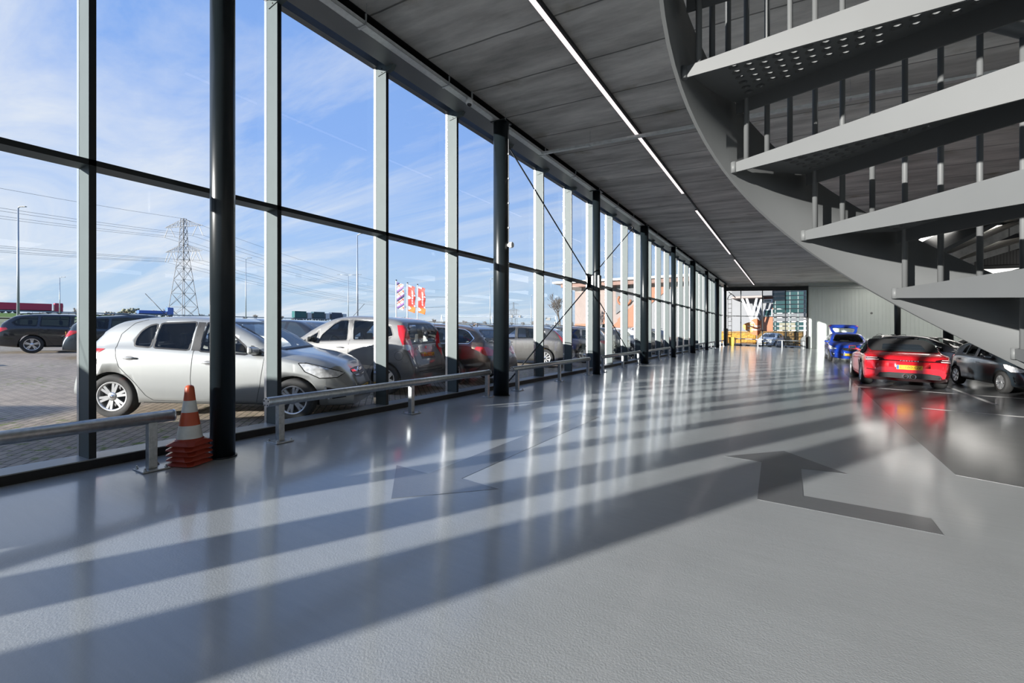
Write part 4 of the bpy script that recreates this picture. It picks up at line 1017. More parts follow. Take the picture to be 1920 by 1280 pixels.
# ------------------------------------------------------------------ family hatchback / estate
def family(label, pt, estate=False, lamp='plain', chrome=False, opaque=False, detail=True, plate_text=None, style='multi', n=10, H=1.46, group=None):
    if estate:
        top = [(-.98, .48), (-.97, .66), (-.93, .84), (-.86, .98), (-.60, 1.24), (-.44, 1.36), (-.25, 1.41), (.3, 1.455), (1.0, H), (1.4, H - .03), (1.75, H - .14), (2.15, 1.12), (2.36, 1.01), (2.75, .94), (3.1, .85), (3.35, .72), (3.47, .58), (3.5, .44)]
        belt = [(-.98, .62), (-.8, .95), (0, .99), (1, .96), (2.2, .92), (3.1, .76), (3.5, .44)]
        w0 = [(-.52, 1.12), (-.42, 1.02), (.12, 1.0), (.16, 1.35), (-.22, 1.32), (-.36, 1.26)]
        w1 = [(.20, 1.0), (1.0, .98), (1.03, 1.38), (.24, 1.355)]; back = [(.54, 1.02), (.58, 1.06), (.50, 1.28), (.44, 1.33)]; cb = (-.50, 2.2)
    else:
        top = [(-.82, .48), (-.81, .66), (-.77, .86), (-.70, .98), (-.50, 1.16), (-.25, 1.335), (-.08, 1.39), (.4, 1.445), (.95, H), (1.35, H - .03), (1.75, H - .15), (2.15, 1.12), (2.36, 1.01), (2.75, .94), (3.1, .85), (3.35, .72), (3.47, .58), (3.5, .44)]
        belt = [(-.82, .62), (-.6, .96), (0, 1.0), (1, .965), (2.2, .92), (3.1, .76), (3.5, .44)]
        w0 = [(-.05, 1.12), (.02, 1.04), (.30, 1.02), (.34, 1.34), (.12, 1.28)]
        w1 = [(.36, 1.015), (1.02, .985), (1.05, 1.38), (.40, 1.35)]; back = [(.52, 1.04), (.56, 1.07), (.48, 1.25), (.42, 1.29)]; cb = (-.3, 2.2)
    sh = Shell(top=top, belt=belt, W=1.80, wb=2.65, R=.32, sill=.21, tum=.34, front=(.95, .36), rear=(.6, .18), zf=.21, zr=.29)
    w2 = [(1.11, .975), (1.98, .94), (1.92, 1.04), (1.62, 1.25), (1.40, 1.36), (1.14, 1.385)]
    root, bvh, body = car(label, 'car', 'car', group, sh=sh, pt=pt, windows=[w0, w1, w2], wind=[(.62, 1.04), (.66, 1.08), (.57, 1.28), (.48, H - .07)], back=back,
                          wheels=dict(R=.325, w=.21, rim=.215, style=style, n=n), cabin=cb, opaque=opaque, detail=detail, tint_rear=True)
    xr = sh.xr
    for mir in (False, True):
        if lamp == 'tall':
            bm_ob(patch(bvh, [(xr, .72, .72), (xr + .05, .80, .80), (xr + .22, .82, .92), (xr + .40, .74, 1.14), (xr + .56, .70, 1.30), (xr + .46, .64, 1.28), (xr + .28, .66, 1.04), (xr + .1, .62, .92), (xr, .58, .86), (xr, .6, .74)], (-.75, .66, .1), off=.006, maxlen=.05, mirror=mir), 'tail_light', M_red, root)
        else:
            bm_ob(patch(bvh, [(xr, .50, .84), (xr, .60, .72), (xr + .1, .82, .74), (xr + .34, .9, .88), (xr + .30, .88, .94), (xr + .05, .70, .93)], (-.75, .66, .0), off=.006, maxlen=.05, mirror=mir), 'tail_light', M_red, root)
        bm_ob(patch(bvh, [(2.8, .95, .83), (3.05, .86, .80), (3.4, .56, .66), (3.36, .60, .60), (3.0, .86, .66)], (.72, .69, .1), off=.004, maxlen=.06, mirror=mir), 'headlight', M_clear, root)
    bm_ob(patch(bvh, [(3.6, .40, .66), (3.6, .34, .52), (3.6, -.34, .52), (3.6, -.40, .66)], (1, 0, 0), off=.004), 'grille', M_trim, root)
    bm_ob(patch(bvh, [(3.6, .50, .44), (3.6, .44, .30), (3.6, -.44, .30), (3.6, -.50, .44)], (1, 0, 0), off=.003), 'lower_grille', M_trim, root)
    for dd, zz in ((-1, .80 if lamp == 'tall' else .82), (1, .49)):
        h = bvh.ray_cast(Vector((dd * 5, 0, zz)), Vector((-dd, 0, 0)))[0]
        if h is not None: plate(root, (h.x + dd * .018, 0, zz), (dd, 0, 0), plate_text if detail else None)
    if detail:
        side_line(root, bvh, 'door_gap', [(.16, 1.0), (.2, .82), (.36, .60), (.52, .36), (.60, .27), (1.06, .26)])
        side_line(root, bvh, 'door_gap', [(1.085, 1.40), (1.07, .97), (1.06, .6), (1.07, .26), (2.1, .265), (2.15, .5), (2.2, .92)])
        side_line(root, bvh, 'pillar_cover', [(1.075, .98), (1.09, 1.38)], .075, M_trim)
        handle(root, bvh, .34, .88, pt); handle(root, bvh, 1.28, .85, pt); mirror_part(root, 2.0, .84, .97, pt)
        if chrome:
            line = [(2.0, .935)] + [(1.0, .972), (.2, .992), (-.42, 1.008), (-.54, 1.13), (-.37, 1.275), (-.22, 1.335), (.24, 1.37), (1.1, 1.40), (1.42, 1.375)] if estate else [(2.0, .935), (1.0, .975), (.0, 1.03)]
            side_line(root, bvh, 'chrome_moulding', line, .02, M_chrome)
        if estate:
            for sg in (-1, 1):
                mb = MB(); mb.path([(-.35, sg * .56, 1.40), (-.25, sg * .56, 1.45), (.5, sg * .575, 1.495), (1.2, sg * .57, 1.495), (1.35, sg * .56, 1.45)], .014, 8); mb.build('roof_rail', M_trim, root)
        mb = MB(); mb.path([(.0, 0, 1.42), (-.09, 0, 1.475), (-.14, 0, 1.48), (-.16, 0, 1.42)], [.03, .018, .012, .01], 8); mb.build('antenna_fin', pt, root)
    return root

# ------------------------------------------------------------------ red roadster with a black soft top
P_red = paint_mat('paint_red', (.62, .012, .022), metal=.12, rough=.25)
M_softtop = mat('soft_top_cloth', (.018, .018, .019), rough=.95, noise=(120, .2), bump=(200, .1))
def roadster(label):
    sh = Shell(top=[(-.97, .56), (-.965, .66), (-.93, .76), (-.86, .815), (-.6, .88), (-.34, .925), (-.22, .945), (.10, 1.08), (.45, 1.20), (.8, 1.262), (1.1, 1.265), (1.4, 1.20), (1.75, 1.02), (1.98, .90), (2.3, .855), (2.8, .77), (3.1, .67), (3.28, .55), (3.32, .45)],
               belt=[(-.97, .60), (-.8, .78), (-.3, .87), (.2, .875), (1, .845), (2, .81), (2.9, .68), (3.32, .42)], W=1.82, wb=2.475, R=.345, sill=.16, tum=.52, front=(1.0, .40), rear=(.75, .22), zf=.2, zr=.30, bulge=.05)
    w = [(.62, .90), (1.62, .86), (1.55, .98), (1.25, 1.15), (.95, 1.18), (.72, 1.12)]
    root, bvh, body = car(label, 'car', 'car', None, sh=sh, pt=P_red, windows=[w], wind=[(.60, .92), (.64, .96), (.52, 1.16), (.46, 1.20)], back=None,
                          wheels=dict(R=.345, w=.275, rim=.245, style='five', n=5, track=.775), cabin=(.35, 1.85), wellx=.03, seats=0)
    # soft top: cloth cover from the windscreen header to the rear deck
    cover = [(1.32, .56), (.7, .68), (.1, .74), (-.20, .70), (-.26, .45), (-.27, 0), (-.26, -.45), (-.20, -.70), (.1, -.74), (.7, -.68), (1.32, -.56)]
    bm_ob(patch(bvh, [(x, y, 3) for x, y in cover], (0, 0, 1), off=.012, maxlen=.06), 'soft_top', M_softtop, root)
    for mir in (False, True):
        bm_ob(patch(bvh, [(-.18, 1.2, .885), (.58, 1.2, .90), (.66, 1.2, 1.14), (.45, 1.2, 1.17), (.1, 1.2, 1.05)], (0, 1, .1), off=.012, maxlen=.06, mirror=mir), 'soft_top_side', M_softtop, root)
    bm_ob(patch(bvh, [(-.10, .46, 3), (-.13, .40, 3), (-.13, -.40, 3), (-.10, -.46, 3), (.18, -.41, 3), (.22, -.36, 3), (.22, .36, 3), (.18, .41, 3)], (0, 0, 1), off=.020, maxlen=.06), 'rear_window', M_cgo, root)
    # rear: light bar with script, lamps, plate, black diffuser and twin pipe
    bm_ob(patch(bvh, [(-3, .70, .742), (-3, .70, .712), (-3, -.70, .712), (-3, -.70, .742)], (-1, 0, 0), off=.006, maxlen=.05), 'light_bar', mat('dark_red_glass', (.05, .004, .006), rough=.08, coat=1.0), root)
    M_led_strip = mat('lamp_strip', (.75, .5, .5), rough=.2, emit=((1, .55, .55), .25))
    for mir in (False, True):
        bm_ob(patch(bvh, [(-.9, .50, .735), (-.85, .58, .70), (-.7, .86, .69), (-.62, .9, .735), (-.66, .88, .80), (-.84, .66, .80), (-.9, .54, .77)], (-.85, .52, .1), off=.007, maxlen=.04, mirror=mir), 'tail_light', mat('tail_dark', (.03, .004, .006), rough=.08, coat=1.0), root)
        bm_ob(ribbon(bvh, [(-.86, .60, .725), (-.66, .87, .718)], .022, (-.85, .52, .1), off=.012, mirror=mir), 'lamp_strip', M_led_strip, root)
        bm_ob(ribbon(bvh, [(-.84, .64, .775), (-.68, .86, .77)], .012, (-.85, .52, .1), off=.012, mirror=mir), 'lamp_strip', M_led_strip, root)
        bm_ob(patch(bvh, [(-.9, .60, .475), (-.7, .86, .485), (-.7, .86, .455), (-.9, .66, .455)], (-.85, .52, 0), off=.003, maxlen=.04, mirror=mir), 'vent_slot', mat('slot_dark_red', (.08, .004, .006), rough=.5), root)
    bm_ob(patch(bvh, [(-3, .60, .40), (-3, .40, .425), (-3, -.40, .425), (-3, -.60, .40), (-3, -.66, .31), (-3, -.58, .305), (-3, .58, .305), (-3, .66, .31)], (-1, 0, 0), off=.008, maxlen=.05), 'diffuser', M_trim, root)
    h = bvh.ray_cast(Vector((-4, 0, .35)), Vector((1, 0, 0)))[0]
    mb = MB(); mb.box((h.x - .02, -.62, .285), (h.x + .5, .62, .31)); mb.build('undertray', M_trim, root)
    for yy in (-.075, .075):
        mb = MB(); mb.lathe([(.056, h.x + .1), (.058, h.x - .06), (.052, h.x - .062), (.046, h.x - .03), (.044, h.x + .1)], c=(0, yy, .335), axis='x', n=24, caps=False); pp = mb.build('exhaust_pipe', M_chrome, root)
        mb = MB(); mb.tube((h.x - .02, yy, .335), (h.x - .015, yy, .335), .046, 20); mb.build('exhaust_bore', M_well, pp)
    h = bvh.ray_cast(Vector((-4, 0, .57)), Vector((1, 0, 0)))[0]
    plate(root, (h.x - .012, 0, .565), (-1, 0, 0), 'L-180-GV')
    h = bvh.ray_cast(Vector((-4, 0, .728)), Vector((1, 0, 0)))[0]
    bd = empty('name_script', (h.x - .012, 0, .728)); bd.parent = root; bd.rotation_quaternion = Matrix((Vector((0, -1, 0)), Vector((0, 0, 1)), Vector((-1, 0, 0)))).transposed().to_quaternion()
    t_ = text_mesh('lettering', 'P O R S C H E', .036, M_bead, bd, extrude=.003); t_.scale = (1.75, 1, 1)
    bm_ob(ribbon(bvh, [(-.62, .36, 3), (-.66, 0, 3), (-.62, -.36, 3)], .02, (0, 0, 1), off=.002), 'spoiler_gap', mat('spoiler_gap', (.15, .004, .006), rough=.5), root)
    side_line(root, bvh, 'door_gap', [(.62, .88), (.58, .6), (.66, .3), (1.7, .28), (1.82, .5), (1.78, .84)])
    side_panel(root, bvh, 'side_intake', M_trim, [(.40, 1.2, .62), (.55, 1.2, .66), (.50, 1.2, .45)])
    mirror_part(root, 1.52, .86, .92, P_red, P_red, s=.95)
    return root

# ------------------------------------------------------------------ blue hatchback with its tailgate raised
P_blue = paint_mat('paint_blue', (.012, .055, .42), metal=.3, rough=.28)
def open_hatch(label):
    root = hatch_small(label, P_blue, style='five', antenna=False)
    tg = empty('tailgate', (.02, 0, 1.42)); tg.parent = root
    # raised gate: frame with glass, hinged at the roof edge
    def ringf(mb, o, i, d):
        n = len(o)
        for k in range(n):
            a, b_, c_, e = o[k], o[(k + 1) % n], i[(k + 1) % n], i[k]
            mb.hexa([a, b_, c_, e], [Vector(p) + d for p in (a, b_, c_, e)])
    P = lambda u, v: Vector((-.96 * u - .05, v, .60 * u - .10 * u * u))      # u along the gate, v across
    outer = [P(0, .52), P(.35, .62), P(.75, .68), P(.97, .60), P(1.0, 0), P(.97, -.60), P(.75, -.68), P(.35, -.62), P(0, -.52)]
    inner = [P(.1, .42), P(.35, .50), P(.60, .52), P(.68, .44), P(.70, 0), P(.68, -.44), P(.60, -.52), P(.35, -.50), P(.1, -.42)]
    mb = MB(); ringf(mb, outer, inner, Vector((.03, 0, .05))); mb.build('frame', P_blue, tg, bevel=.008)
    mb = MB(); ringf(mb, outer, inner, Vector((-.012, 0, -.02))); mb.build('inner_lining', M_trim, tg)
    mb = MB(); mb.face(inner); mb.build('glass', M_cg, tg, fix=False)
    for sg in (-1, 1):
        mb = MB(); q = P(.80, sg * .62); mb.ball(q + Vector((-.02, 0, .03)), 1, 2, (.05, .10, .05)); mb.build('tail_lamp', M_red, tg)
        mb = MB(); mb.tube(Vector((-.22, sg * .50, -.30)), P(.45, sg * .54), .010, 8); mb.build('gas_strut', M_trim, tg)
    for sg in (-1, 1):
        mb = MB(); mb.ball((3.12, sg * .62, .42), 1, 2, (.06, .07, .045)); mb.build('fog_light', M_clear, root)
    return root
def by_wheel(root, wx, wy, hd, left, half=.78, scale=1.0, z=None):
    """place a car by the contact point of its rear wheel on one flank"""
    d = Vector((math.cos(hd), math.sin(hd))); n = Vector((-d.y, d.x)); p = Vector((wx, wy)) - n * half * (1 if left else -1)
    place(root, p.x, p.y, hd, z, scale)
BAY = PI + math.radians(12)
by_wheel(corsa, -8.34, 2.89, math.atan2(1.352, 2.033), False)
P_brown = paint_mat('paint_brown', (.085, .058, .042), metal=.45, rough=.3)
P_dkgrey = paint_mat('paint_dark_grey', (.10, .098, .095), metal=.45, rough=.32)
P_black = paint_mat('paint_black', (.008, .009, .012), metal=.1, rough=.22)
P_slate = paint_mat('paint_slate', (.035, .048, .06), metal=.4, rough=.28)
P_gun = paint_mat('paint_gunmetal', (.07, .072, .08), metal=.4, rough=.35)
P_white = paint_mat('paint_white', (.62, .63, .64), metal=.0, rough=.3)
P_navy = paint_mat('paint_navy', (.02, .032, .075), metal=.3, rough=.28)
mpv = mini_mpv('warm grey mini MPV with tall red tail lamps beside the silver hatchback', P_greymet); by_wheel(mpv, -7.1, 6.95, BAY, True, .76)
brown = family('dark brown estate with chrome window line, tail to the glass', P_brown, estate=True, chrome=True, plate_text='6-KBD-3', style='double', n=5); by_wheel(brown, -7.10, 9.15, PI + math.radians(4), True, .82)
volvo = family('dark grey hatchback with tall red tail lamps behind the bracing rod', P_dkgrey, lamp='tall', plate_text='4-TGL-9', n=10); by_wheel(volvo, -7.5, 14.9, PI + math.radians(14), True, .82)
taupe = family('dark grey taupe estate in the bay next to the tall lamp hatchback', P_gun, estate=True, plate_text='7-XNB-2', n=5, style='five'); by_wheel(taupe, -7.2, 17.9, BAY, True, .82)
blk = family('black hatchback parked tail to the glass by the far foot of the bracing', P_black, plate_text='2-ZRT-8', n=5, style='double'); by_wheel(blk, -7.2, 21.0, BAY, True, .82)
whitecar = copy_tree(blk); repaint(whitecar, P_black, P_white); by_wheel(whitecar, -7.2, 24.0, BAY, True, .82); whitecar['label'] = 'white hatchback in the row outside, beyond the black one'
greyc = copy_tree(taupe); repaint(greyc, P_gun, P_dkgrey); by_wheel(greyc, -7.2, 27.2, BAY, True, .82); greyc['label'] = 'dark grey estate outside beyond the white hatchback'
navyc = copy_tree(blk); repaint(navyc, P_black, P_navy); by_wheel(navyc, -7.2, 30.4, BAY, True, .82); navyc['label'] = 'navy blue hatchback outside, farthest in the row along the glass'
# cars at the far left of the paving
octavia = family('black estate with red tail lamps far left, under a shark fin antenna', P_black, estate=True, plate_text='9-SVH-4', style='double', n=5)
place(octavia, -24.05 - .78 * math.cos(math.radians(-15)), 5.85 - .78 * math.sin(math.radians(-15)), math.radians(75))
logan = family('dark slate blue estate half hidden behind the silver hatchback', P_slate, estate=True, H=1.53, plate_text='3-TPK-7', style='five', n=5)
place(logan, -19.9 - .78 * math.cos(math.radians(-15)), 6.55 - .78 * math.sin(math.radians(-15)), math.radians(75))
# the neighbour just outside the left edge of the picture
nb = copy_tree(mpv); repaint(nb, P_greymet, P_slate); place(nb, -9.6, -3.6, math.radians(22), scale=1.2); nb['label'] = 'tall slate blue people carrier parked outside, beyond the left edge of the picture'
nb2 = copy_tree(logan); place(nb2, -14.2, -6.0, math.radians(30)); nb2['label'] = 'dark slate estate parked outside, beyond the left edge of the picture'
# rows farther out on the car park: simple copies
far_h = hatch_small('', P_navy, opaque=True, detail=False, antenna=False)
far_e = family('', P_black, estate=True, opaque=True, detail=False)
far_f = family('', P_silver, opaque=True, detail=False)
FARCARS = [  # kind, paint, x, y, heading deg, label
    ('e', P_black, -14.6, 9.4, 12, 'black estate roof seen above the bonnet of the silver hatchback'),
    ('f', P_silver, -13.2, 12.2, -168, 'silver grey hatchback in the second row, between silver hatchback and mini MPV'),
    ('f', P_slate, -18.8, 14.6, 192, 'slate blue saloon shape behind the windscreen of the mini MPV'),
    ('h', P_navy, -16.0, 17.0, 12, 'navy small car with a white number plate behind the mini MPV bonnet'),
    ('e', P_navy, -24.5, 15.5, 12, 'navy estate in the third row near the lamp post'),
    ('f', P_black, -23.5, 19.5, 192, 'black hatchback in the third row behind the mini MPV roof'),
    ('h', P_silver, -30.5, 17.5, 12, 'small silver car far out near the highway'),
    ('e', P_gun, -30.0, 22.5, 192, 'gunmetal estate far out near the lamp post'),
    ('f', P_navy, -15.5, 25.0, 12, 'navy hatchback in the second row behind the brown estate'),
    ('e', P_black, -17.0, 21.2, 192, 'black estate with a long roof right behind the brown estate'),
    ('h', P_slate, -16.0, 30.0, 12, 'slate small car in the second row beyond the thick column'),
    ('f', P_silver, -16.5, 34.5, 192, 'silver hatchback in the second row near the bare tree'),
    ('e', P_navy, -17.0, 39.0, 12, 'navy estate in the second row near the orange building'),
    ('h', P_white, -17.0, 43.5, 192, 'small white car in front of the orange building'),
    ('f', P_gun, -25.0, 29.5, 192, 'gunmetal hatchback in the third row beyond the thick column'),
    ('h', P_navy, -25.5, 35.0, 12, 'navy small car in the third row below the road gantry'),
    ('e', P_slate, -26.0, 40.5, 192, 'slate estate in the third row left of the bare tree'),
    ('f', P_black, -26.5, 47.0, 12, 'black hatchback in the third row beside the bare tree'),
    ('h', P_silver, -35.0, 31.0, 192, 'small silver car in the fourth row below the gantry'),
    ('f', P_navy, -38.5, 40.0, 12, 'navy hatchback in the fourth row below the gantry'),
    ('e', P_black, -36.0, 46.0, 192, 'black estate in the fourth row below the gantry'),
    ('h', P_gun, -37.0, 55.0, 12, 'gunmetal small car at the far end of the car park'),
]
base = {'h': (far_h, P_navy), 'e': (far_e, P_black), 'f': (far_f, P_silver)}; used = set()
for kd, pt, x, y, hd, lab in FARCARS:
    o = base[kd][0] if kd not in used else copy_tree(base[kd][0])
    used.add(kd); o['label'] = lab; o['group'] = 'cars parked in the rows farther out'
    if pt != base[kd][1]: FAR_RP = (o, base[kd][1], pt)
    else: FAR_RP = None
    place(o, x, y, math.radians(hd))
    o['_rp'] = pt.name
for o in [o for o in bpy.data.objects if '_rp' in o]:
    kd = 'h' if any(False for _ in ()) else None
    pt = MATS[o['_rp']]
    for old in (P_navy, P_black, P_silver):
        b_ = [c for c in o.children if c.name.split('.')[0] == 'body'][0]
        if b_.data.materials[0] == old and old != pt: repaint(o, old, pt)
    del o['_rp']
# ------------------------------------------------------------------ cars inside, on the right
rd = roadster('red roadster with a closed black soft top, seen from behind')
place(rd, 2.76, 17.5, math.radians(90), scale=1.06)
yb = open_hatch('bright blue hatchback facing the viewer with its tailgate raised')
place(yb, 2.55, 32.2, math.radians(-90))
i10 = hatch_small('dark slate grey small hatchback at the right edge, front to the viewer', P_slate, style='double', spokes=6, antenna=False)
by_wheel(i10, 4.50, 19.85, math.radians(-80.5), False, .74, scale=.92)
bk = family('black hatchback parked behind the red roadster, bonnet to the right', P_black, plate_text=None, chrome=True, style='five', n=5)
place(bk, 3.9, 25.9, math.radians(-38))
c1 = copy_tree(bk); place(c1, 3.0, 40.0, math.radians(-84)); c1['label'] = 'black hatchback right behind the blue car, showing past its left side'
c2 = copy_tree(octavia); place(c2, 5.2, 37.0, math.radians(-88)); c2['label'] = 'black estate between the blue car and the round pillar'
c3 = copy_tree(bk); repaint(c3, P_black, P_dkgrey); place(c3, 8.6, 34.2, math.radians(-60)); c3['label'] = 'grey car behind the nearer round pillar'
c4 = copy_tree(bk); place(c4, 7.9, 24.6, math.radians(-75)); c4['label'] = 'black hatchback between the black car and the slate grey one'
c5 = copy_tree(octavia); repaint(c5, P_black, P_gun); place(c5, 10.8, 29.5, math.radians(-80)); c5['label'] = 'gunmetal estate deep in the parking area behind the slate grey car'
# ================================================================== ground outside
m, t, b = node_mat('brick_paving')
tcn = t.nodes.new('ShaderNodeTexCoord'); mp = t.nodes.new('ShaderNodeMapping'); mp.inputs['Rotation'].default_value = (0, 0, .78); t.links.new(tcn.outputs['Object'], mp.inputs[0])
bk_ = t.nodes.new('ShaderNodeTexBrick'); bk_.inputs['Scale'].default_value = 1.0; bk_.inputs['Brick Width'].default_value = .21; bk_.inputs['Row Height'].default_value = .105; bk_.inputs['Mortar Size'].default_value = .006
bk_.inputs['Color1'].default_value = (.47, .385, .30, 1); bk_.inputs['Color2'].default_value = (.36, .30, .24, 1); bk_.inputs['Mortar'].default_value = (.09, .085, .07, 1)
t.links.new(mp.outputs[0], bk_.inputs[0])
n1 = t.nodes.new('ShaderNodeTexNoise'); n1.inputs['Scale'].default_value = .35; n1.inputs['Detail'].default_value = 7; t.links.new(tcn.outputs['Object'], n1.inputs[0])
mr1 = t.nodes.new('ShaderNodeMapRange'); mr1.inputs[1].default_value = .3; mr1.inputs[2].default_value = .7; mr1.inputs[3].default_value = .8; mr1.inputs[4].default_value = 1.2; t.links.new(n1.outputs[0], mr1.inputs[0])
scl = t.nodes.new('ShaderNodeVectorMath'); scl.operation = 'SCALE'; t.links.new(bk_.outputs[0], scl.inputs[0]); t.links.new(mr1.outputs[0], scl.inputs['Scale'])
# moss and grass in the joints
n2 = t.nodes.new('ShaderNodeTexNoise'); n2.inputs['Scale'].default_value = 9; n2.inputs['Detail'].default_value = 6; t.links.new(tcn.outputs['Object'], n2.inputs[0])
n3 = t.nodes.new('ShaderNodeTexNoise'); n3.inputs['Scale'].default_value = .25; t.links.new(tcn.outputs['Object'], n3.inputs[0])
mo = t.nodes.new('ShaderNodeMapRange'); mo.inputs[1].default_value = .56; mo.inputs[2].default_value = .66; t.links.new(n2.outputs[0], mo.inputs[0])
mo2 = t.nodes.new('ShaderNodeMapRange'); mo2.inputs[1].default_value = .45; mo2.inputs[2].default_value = .6; t.links.new(n3.outputs[0], mo2.inputs[0])
mm = t.nodes.new('ShaderNodeMath'); mm.operation = 'MULTIPLY'; t.links.new(mo.outputs[0], mm.inputs[0]); t.links.new(mo2.outputs[0], mm.inputs[1])
mx = t.nodes.new('ShaderNodeMixRGB'); mx.inputs[2].default_value = (.16, .20, .05, 1); t.links.new(mm.outputs[0], mx.inputs[0]); t.links.new(scl.outputs[0], mx.inputs[1])
t.links.new(mx.outputs[0], b.inputs['Base Color']); b.inputs['Roughness'].default_value = .85; b.inputs['Specular IOR Level'].default_value = .2
bp = t.nodes.new('ShaderNodeBump'); bp.inputs['Strength'].default_value = .4; bp.inputs['Distance'].default_value = .01; t.links.new(bk_.outputs['Fac'], bp.inputs['Height']); bp.invert = True; t.links.new(bp.outputs[0], b.inputs['Normal'])
M_paving = m
M_grass = mat('verge_grass', (.13, .22, .03), rough=.9, noise=(3, .35), bump=(14, .5))
M_asphalt = mat('asphalt', (.20, .21, .22), rough=.8, noise=(4, .1))
M_field = mat('far_field', (.16, .18, .08), rough=.95, noise=(.05, .3))
def ground_strip(name, x0, x1, y0, y1, m, z=0.0, n=1):
    mb = MB(); xs = [x0 + (x1 - x0) * k / n for k in range(n + 1)]
    if x0 < -9 < x1: xs = sorted(xs + [-9])
    for a, b_ in zip(xs, xs[1:]):
        mb.face([(a, y0, gg(a) + z), (b_, y0, gg(b_) + z), (b_, y1, gg(b_) + z), (a, y1, gg(a) + z)])
    return mb.build(name, m)
tag(ground_strip('ground', -62, -5.95, -60, 130, M_paving), 'brick paved car park outside the glass wall', 'ground', kind='structure')
tag(ground_strip('field', -900, -62, -500, 1500, M_field, -.15), 'flat grassland out to the horizon', 'ground', kind='structure')
tag(ground_strip('forecourt', -62, 60, 50.3, 400, M_asphalt, -.02), 'asphalt forecourt beyond the far wall', 'ground', kind='structure')
# ------------------------------------------------------------------ embankment with the motorway, guard rail, traffic
def cw(xc, d): return Vector((xc * math.cos(YAW) - d * math.sin(YAW), xc * math.sin(YAW) + d * math.cos(YAW)))     # plan position from sideways / forward distance
A, B_ = cw(-243, 10), cw(238, 630); rdir = (B_ - A).normalized(); rn = Vector((-rdir.y, rdir.x))
def road_pt(s_, off, z): p = A + rdir * s_ + rn * off; return (p.x, p.y, max(gg(p.x) * .0 + RZ(p), 0) + z)
def RZ(p): return gg(p.x) + 1.5 + max(0, (60 - (p - A).length) * 0)
L = (B_ - A).length
mb = MB(); N_ = 24
for k in range(N_):
    s0, s1 = L * k / N_, L * (k + 1) / N_
    mb.face([road_pt(s0, 0, 0), road_pt(s1, 0, 0), road_pt(s1, 26, 0), road_pt(s0, 26, 0)])
tag(mb.build('motorway', M_asphalt), 'grey motorway carriageway on its embankment', 'road', kind='structure')
mb = MB()
for k in range(N_):
    s0, s1 = L * k / N_, L * (k + 1) / N_
    mb.face([road_pt(s0, -7, -1.1), road_pt(s1, -7, -1.1), road_pt(s1, 0, -.01), road_pt(s0, 0, -.01)])
    mb.face([road_pt(s0, 26, -.01), road_pt(s1, 26, -.01), road_pt(s1, 34, -1.3), road_pt(s0, 34, -1.3)])
tag(mb.build('embankment', M_grass), 'green grass verge below the motorway', 'grass', kind='structure')
gr = tag(empty('crash_barrier', (0, 0, 0)), 'long steel crash barrier along the motorway', 'guard rail')
mb = MB()
for k in range(N_):
    s0, s1 = 140 + 340 * k / N_, 140 + 340 * (k + 1) / N_
    mb.hexa([road_pt(s0, 1.0, .45), road_pt(s1, 1.0, .45), road_pt(s1, 1.12, .45), road_pt(s0, 1.12, .45)], [road_pt(s0, 1.0, .80), road_pt(s1, 1.0, .80), road_pt(s1, 1.12, .80), road_pt(s0, 1.12, .80)])
M_barrier = mat('barrier_steel', (.22, .26, .31), rough=.5, metal=.5)
mb.build('rail', M_barrier, gr)
for k in range(84):
    s0 = 140 + 4 * k
    p = road_pt(s0, 1.1, 0)
    mb = MB(); mb.box((p[0] - .05, p[1] - .05, p[2]), (p[0] + .05, p[1] + .05, p[2] + .7)); mb.build('post', M_barrier, gr)
# trucks and cars on the motorway, standing still
def truck(s_, off, lab, col, cab, L_=13.5, H_=2.9):
    p = road_pt(s_, off, 0); r = tag(empty('truck', p, math.atan2(rdir.y, rdir.x)), lab, 'truck', 'trucks on the motorway')
    mb = MB(); mb.box((0, -1.25, 1.0), (L_, 1.25, 1.0 + H_)); mb.build('trailer', mat('truck_' + lab[:9], col, rough=.4), r, bevel=.05)
    mb = MB(); mb.box((L_ + .6, -1.2, .6), (L_ + 2.6, 1.2, 3.4)); mb.build('cab', mat('cab_' + lab[:9], cab, rough=.3), r, bevel=.2)
    mb = MB(); mb.box((L_ + 2.58, -1.05, 2.0), (L_ + 2.63, 1.05, 2.9)); mb.build('windscreen', M_cgo, r)
    mb = MB(); mb.box((.2, -.5, .75), (L_ + 2, .5, 1.0)); mb.build('chassis', M_trim, r)
    for xx in (1.5, 2.9, 4.3, L_ - .5, L_ + 1.9):
        for sg in (-1, 1):
            mb = MB(); mb.lathe([(.5, sg * .9), (.5, sg * 1.2)], c=(xx, 0, .5), axis='y', n=20); mb.build('wheel', M_tyre, r)
    return r
truck(157, 8, 'red tarpaulin truck on the motorway at the far left', (.42, .015, .06), (.42, .02, .06), L_=12, H_=2.1)
truck(192, 12, 'low blue truck on the motorway seen over the dark estate', (.06, .14, .45), (.08, .16, .45), L_=8, H_=1.1)
truck(247, 8, 'dark green truck on the motorway right of the grey mullion', (.012, .09, .09), (.5, .5, .5), L_=5.5)
truck(256, 8, 'second dark green truck close behind the first', (.015, .06, .08), (.6, .6, .6), L_=5.5)
truck(265, 8, 'navy truck on the motorway beside the tall lamp post', (.02, .04, .08), (.55, .55, .55), L_=5.5)
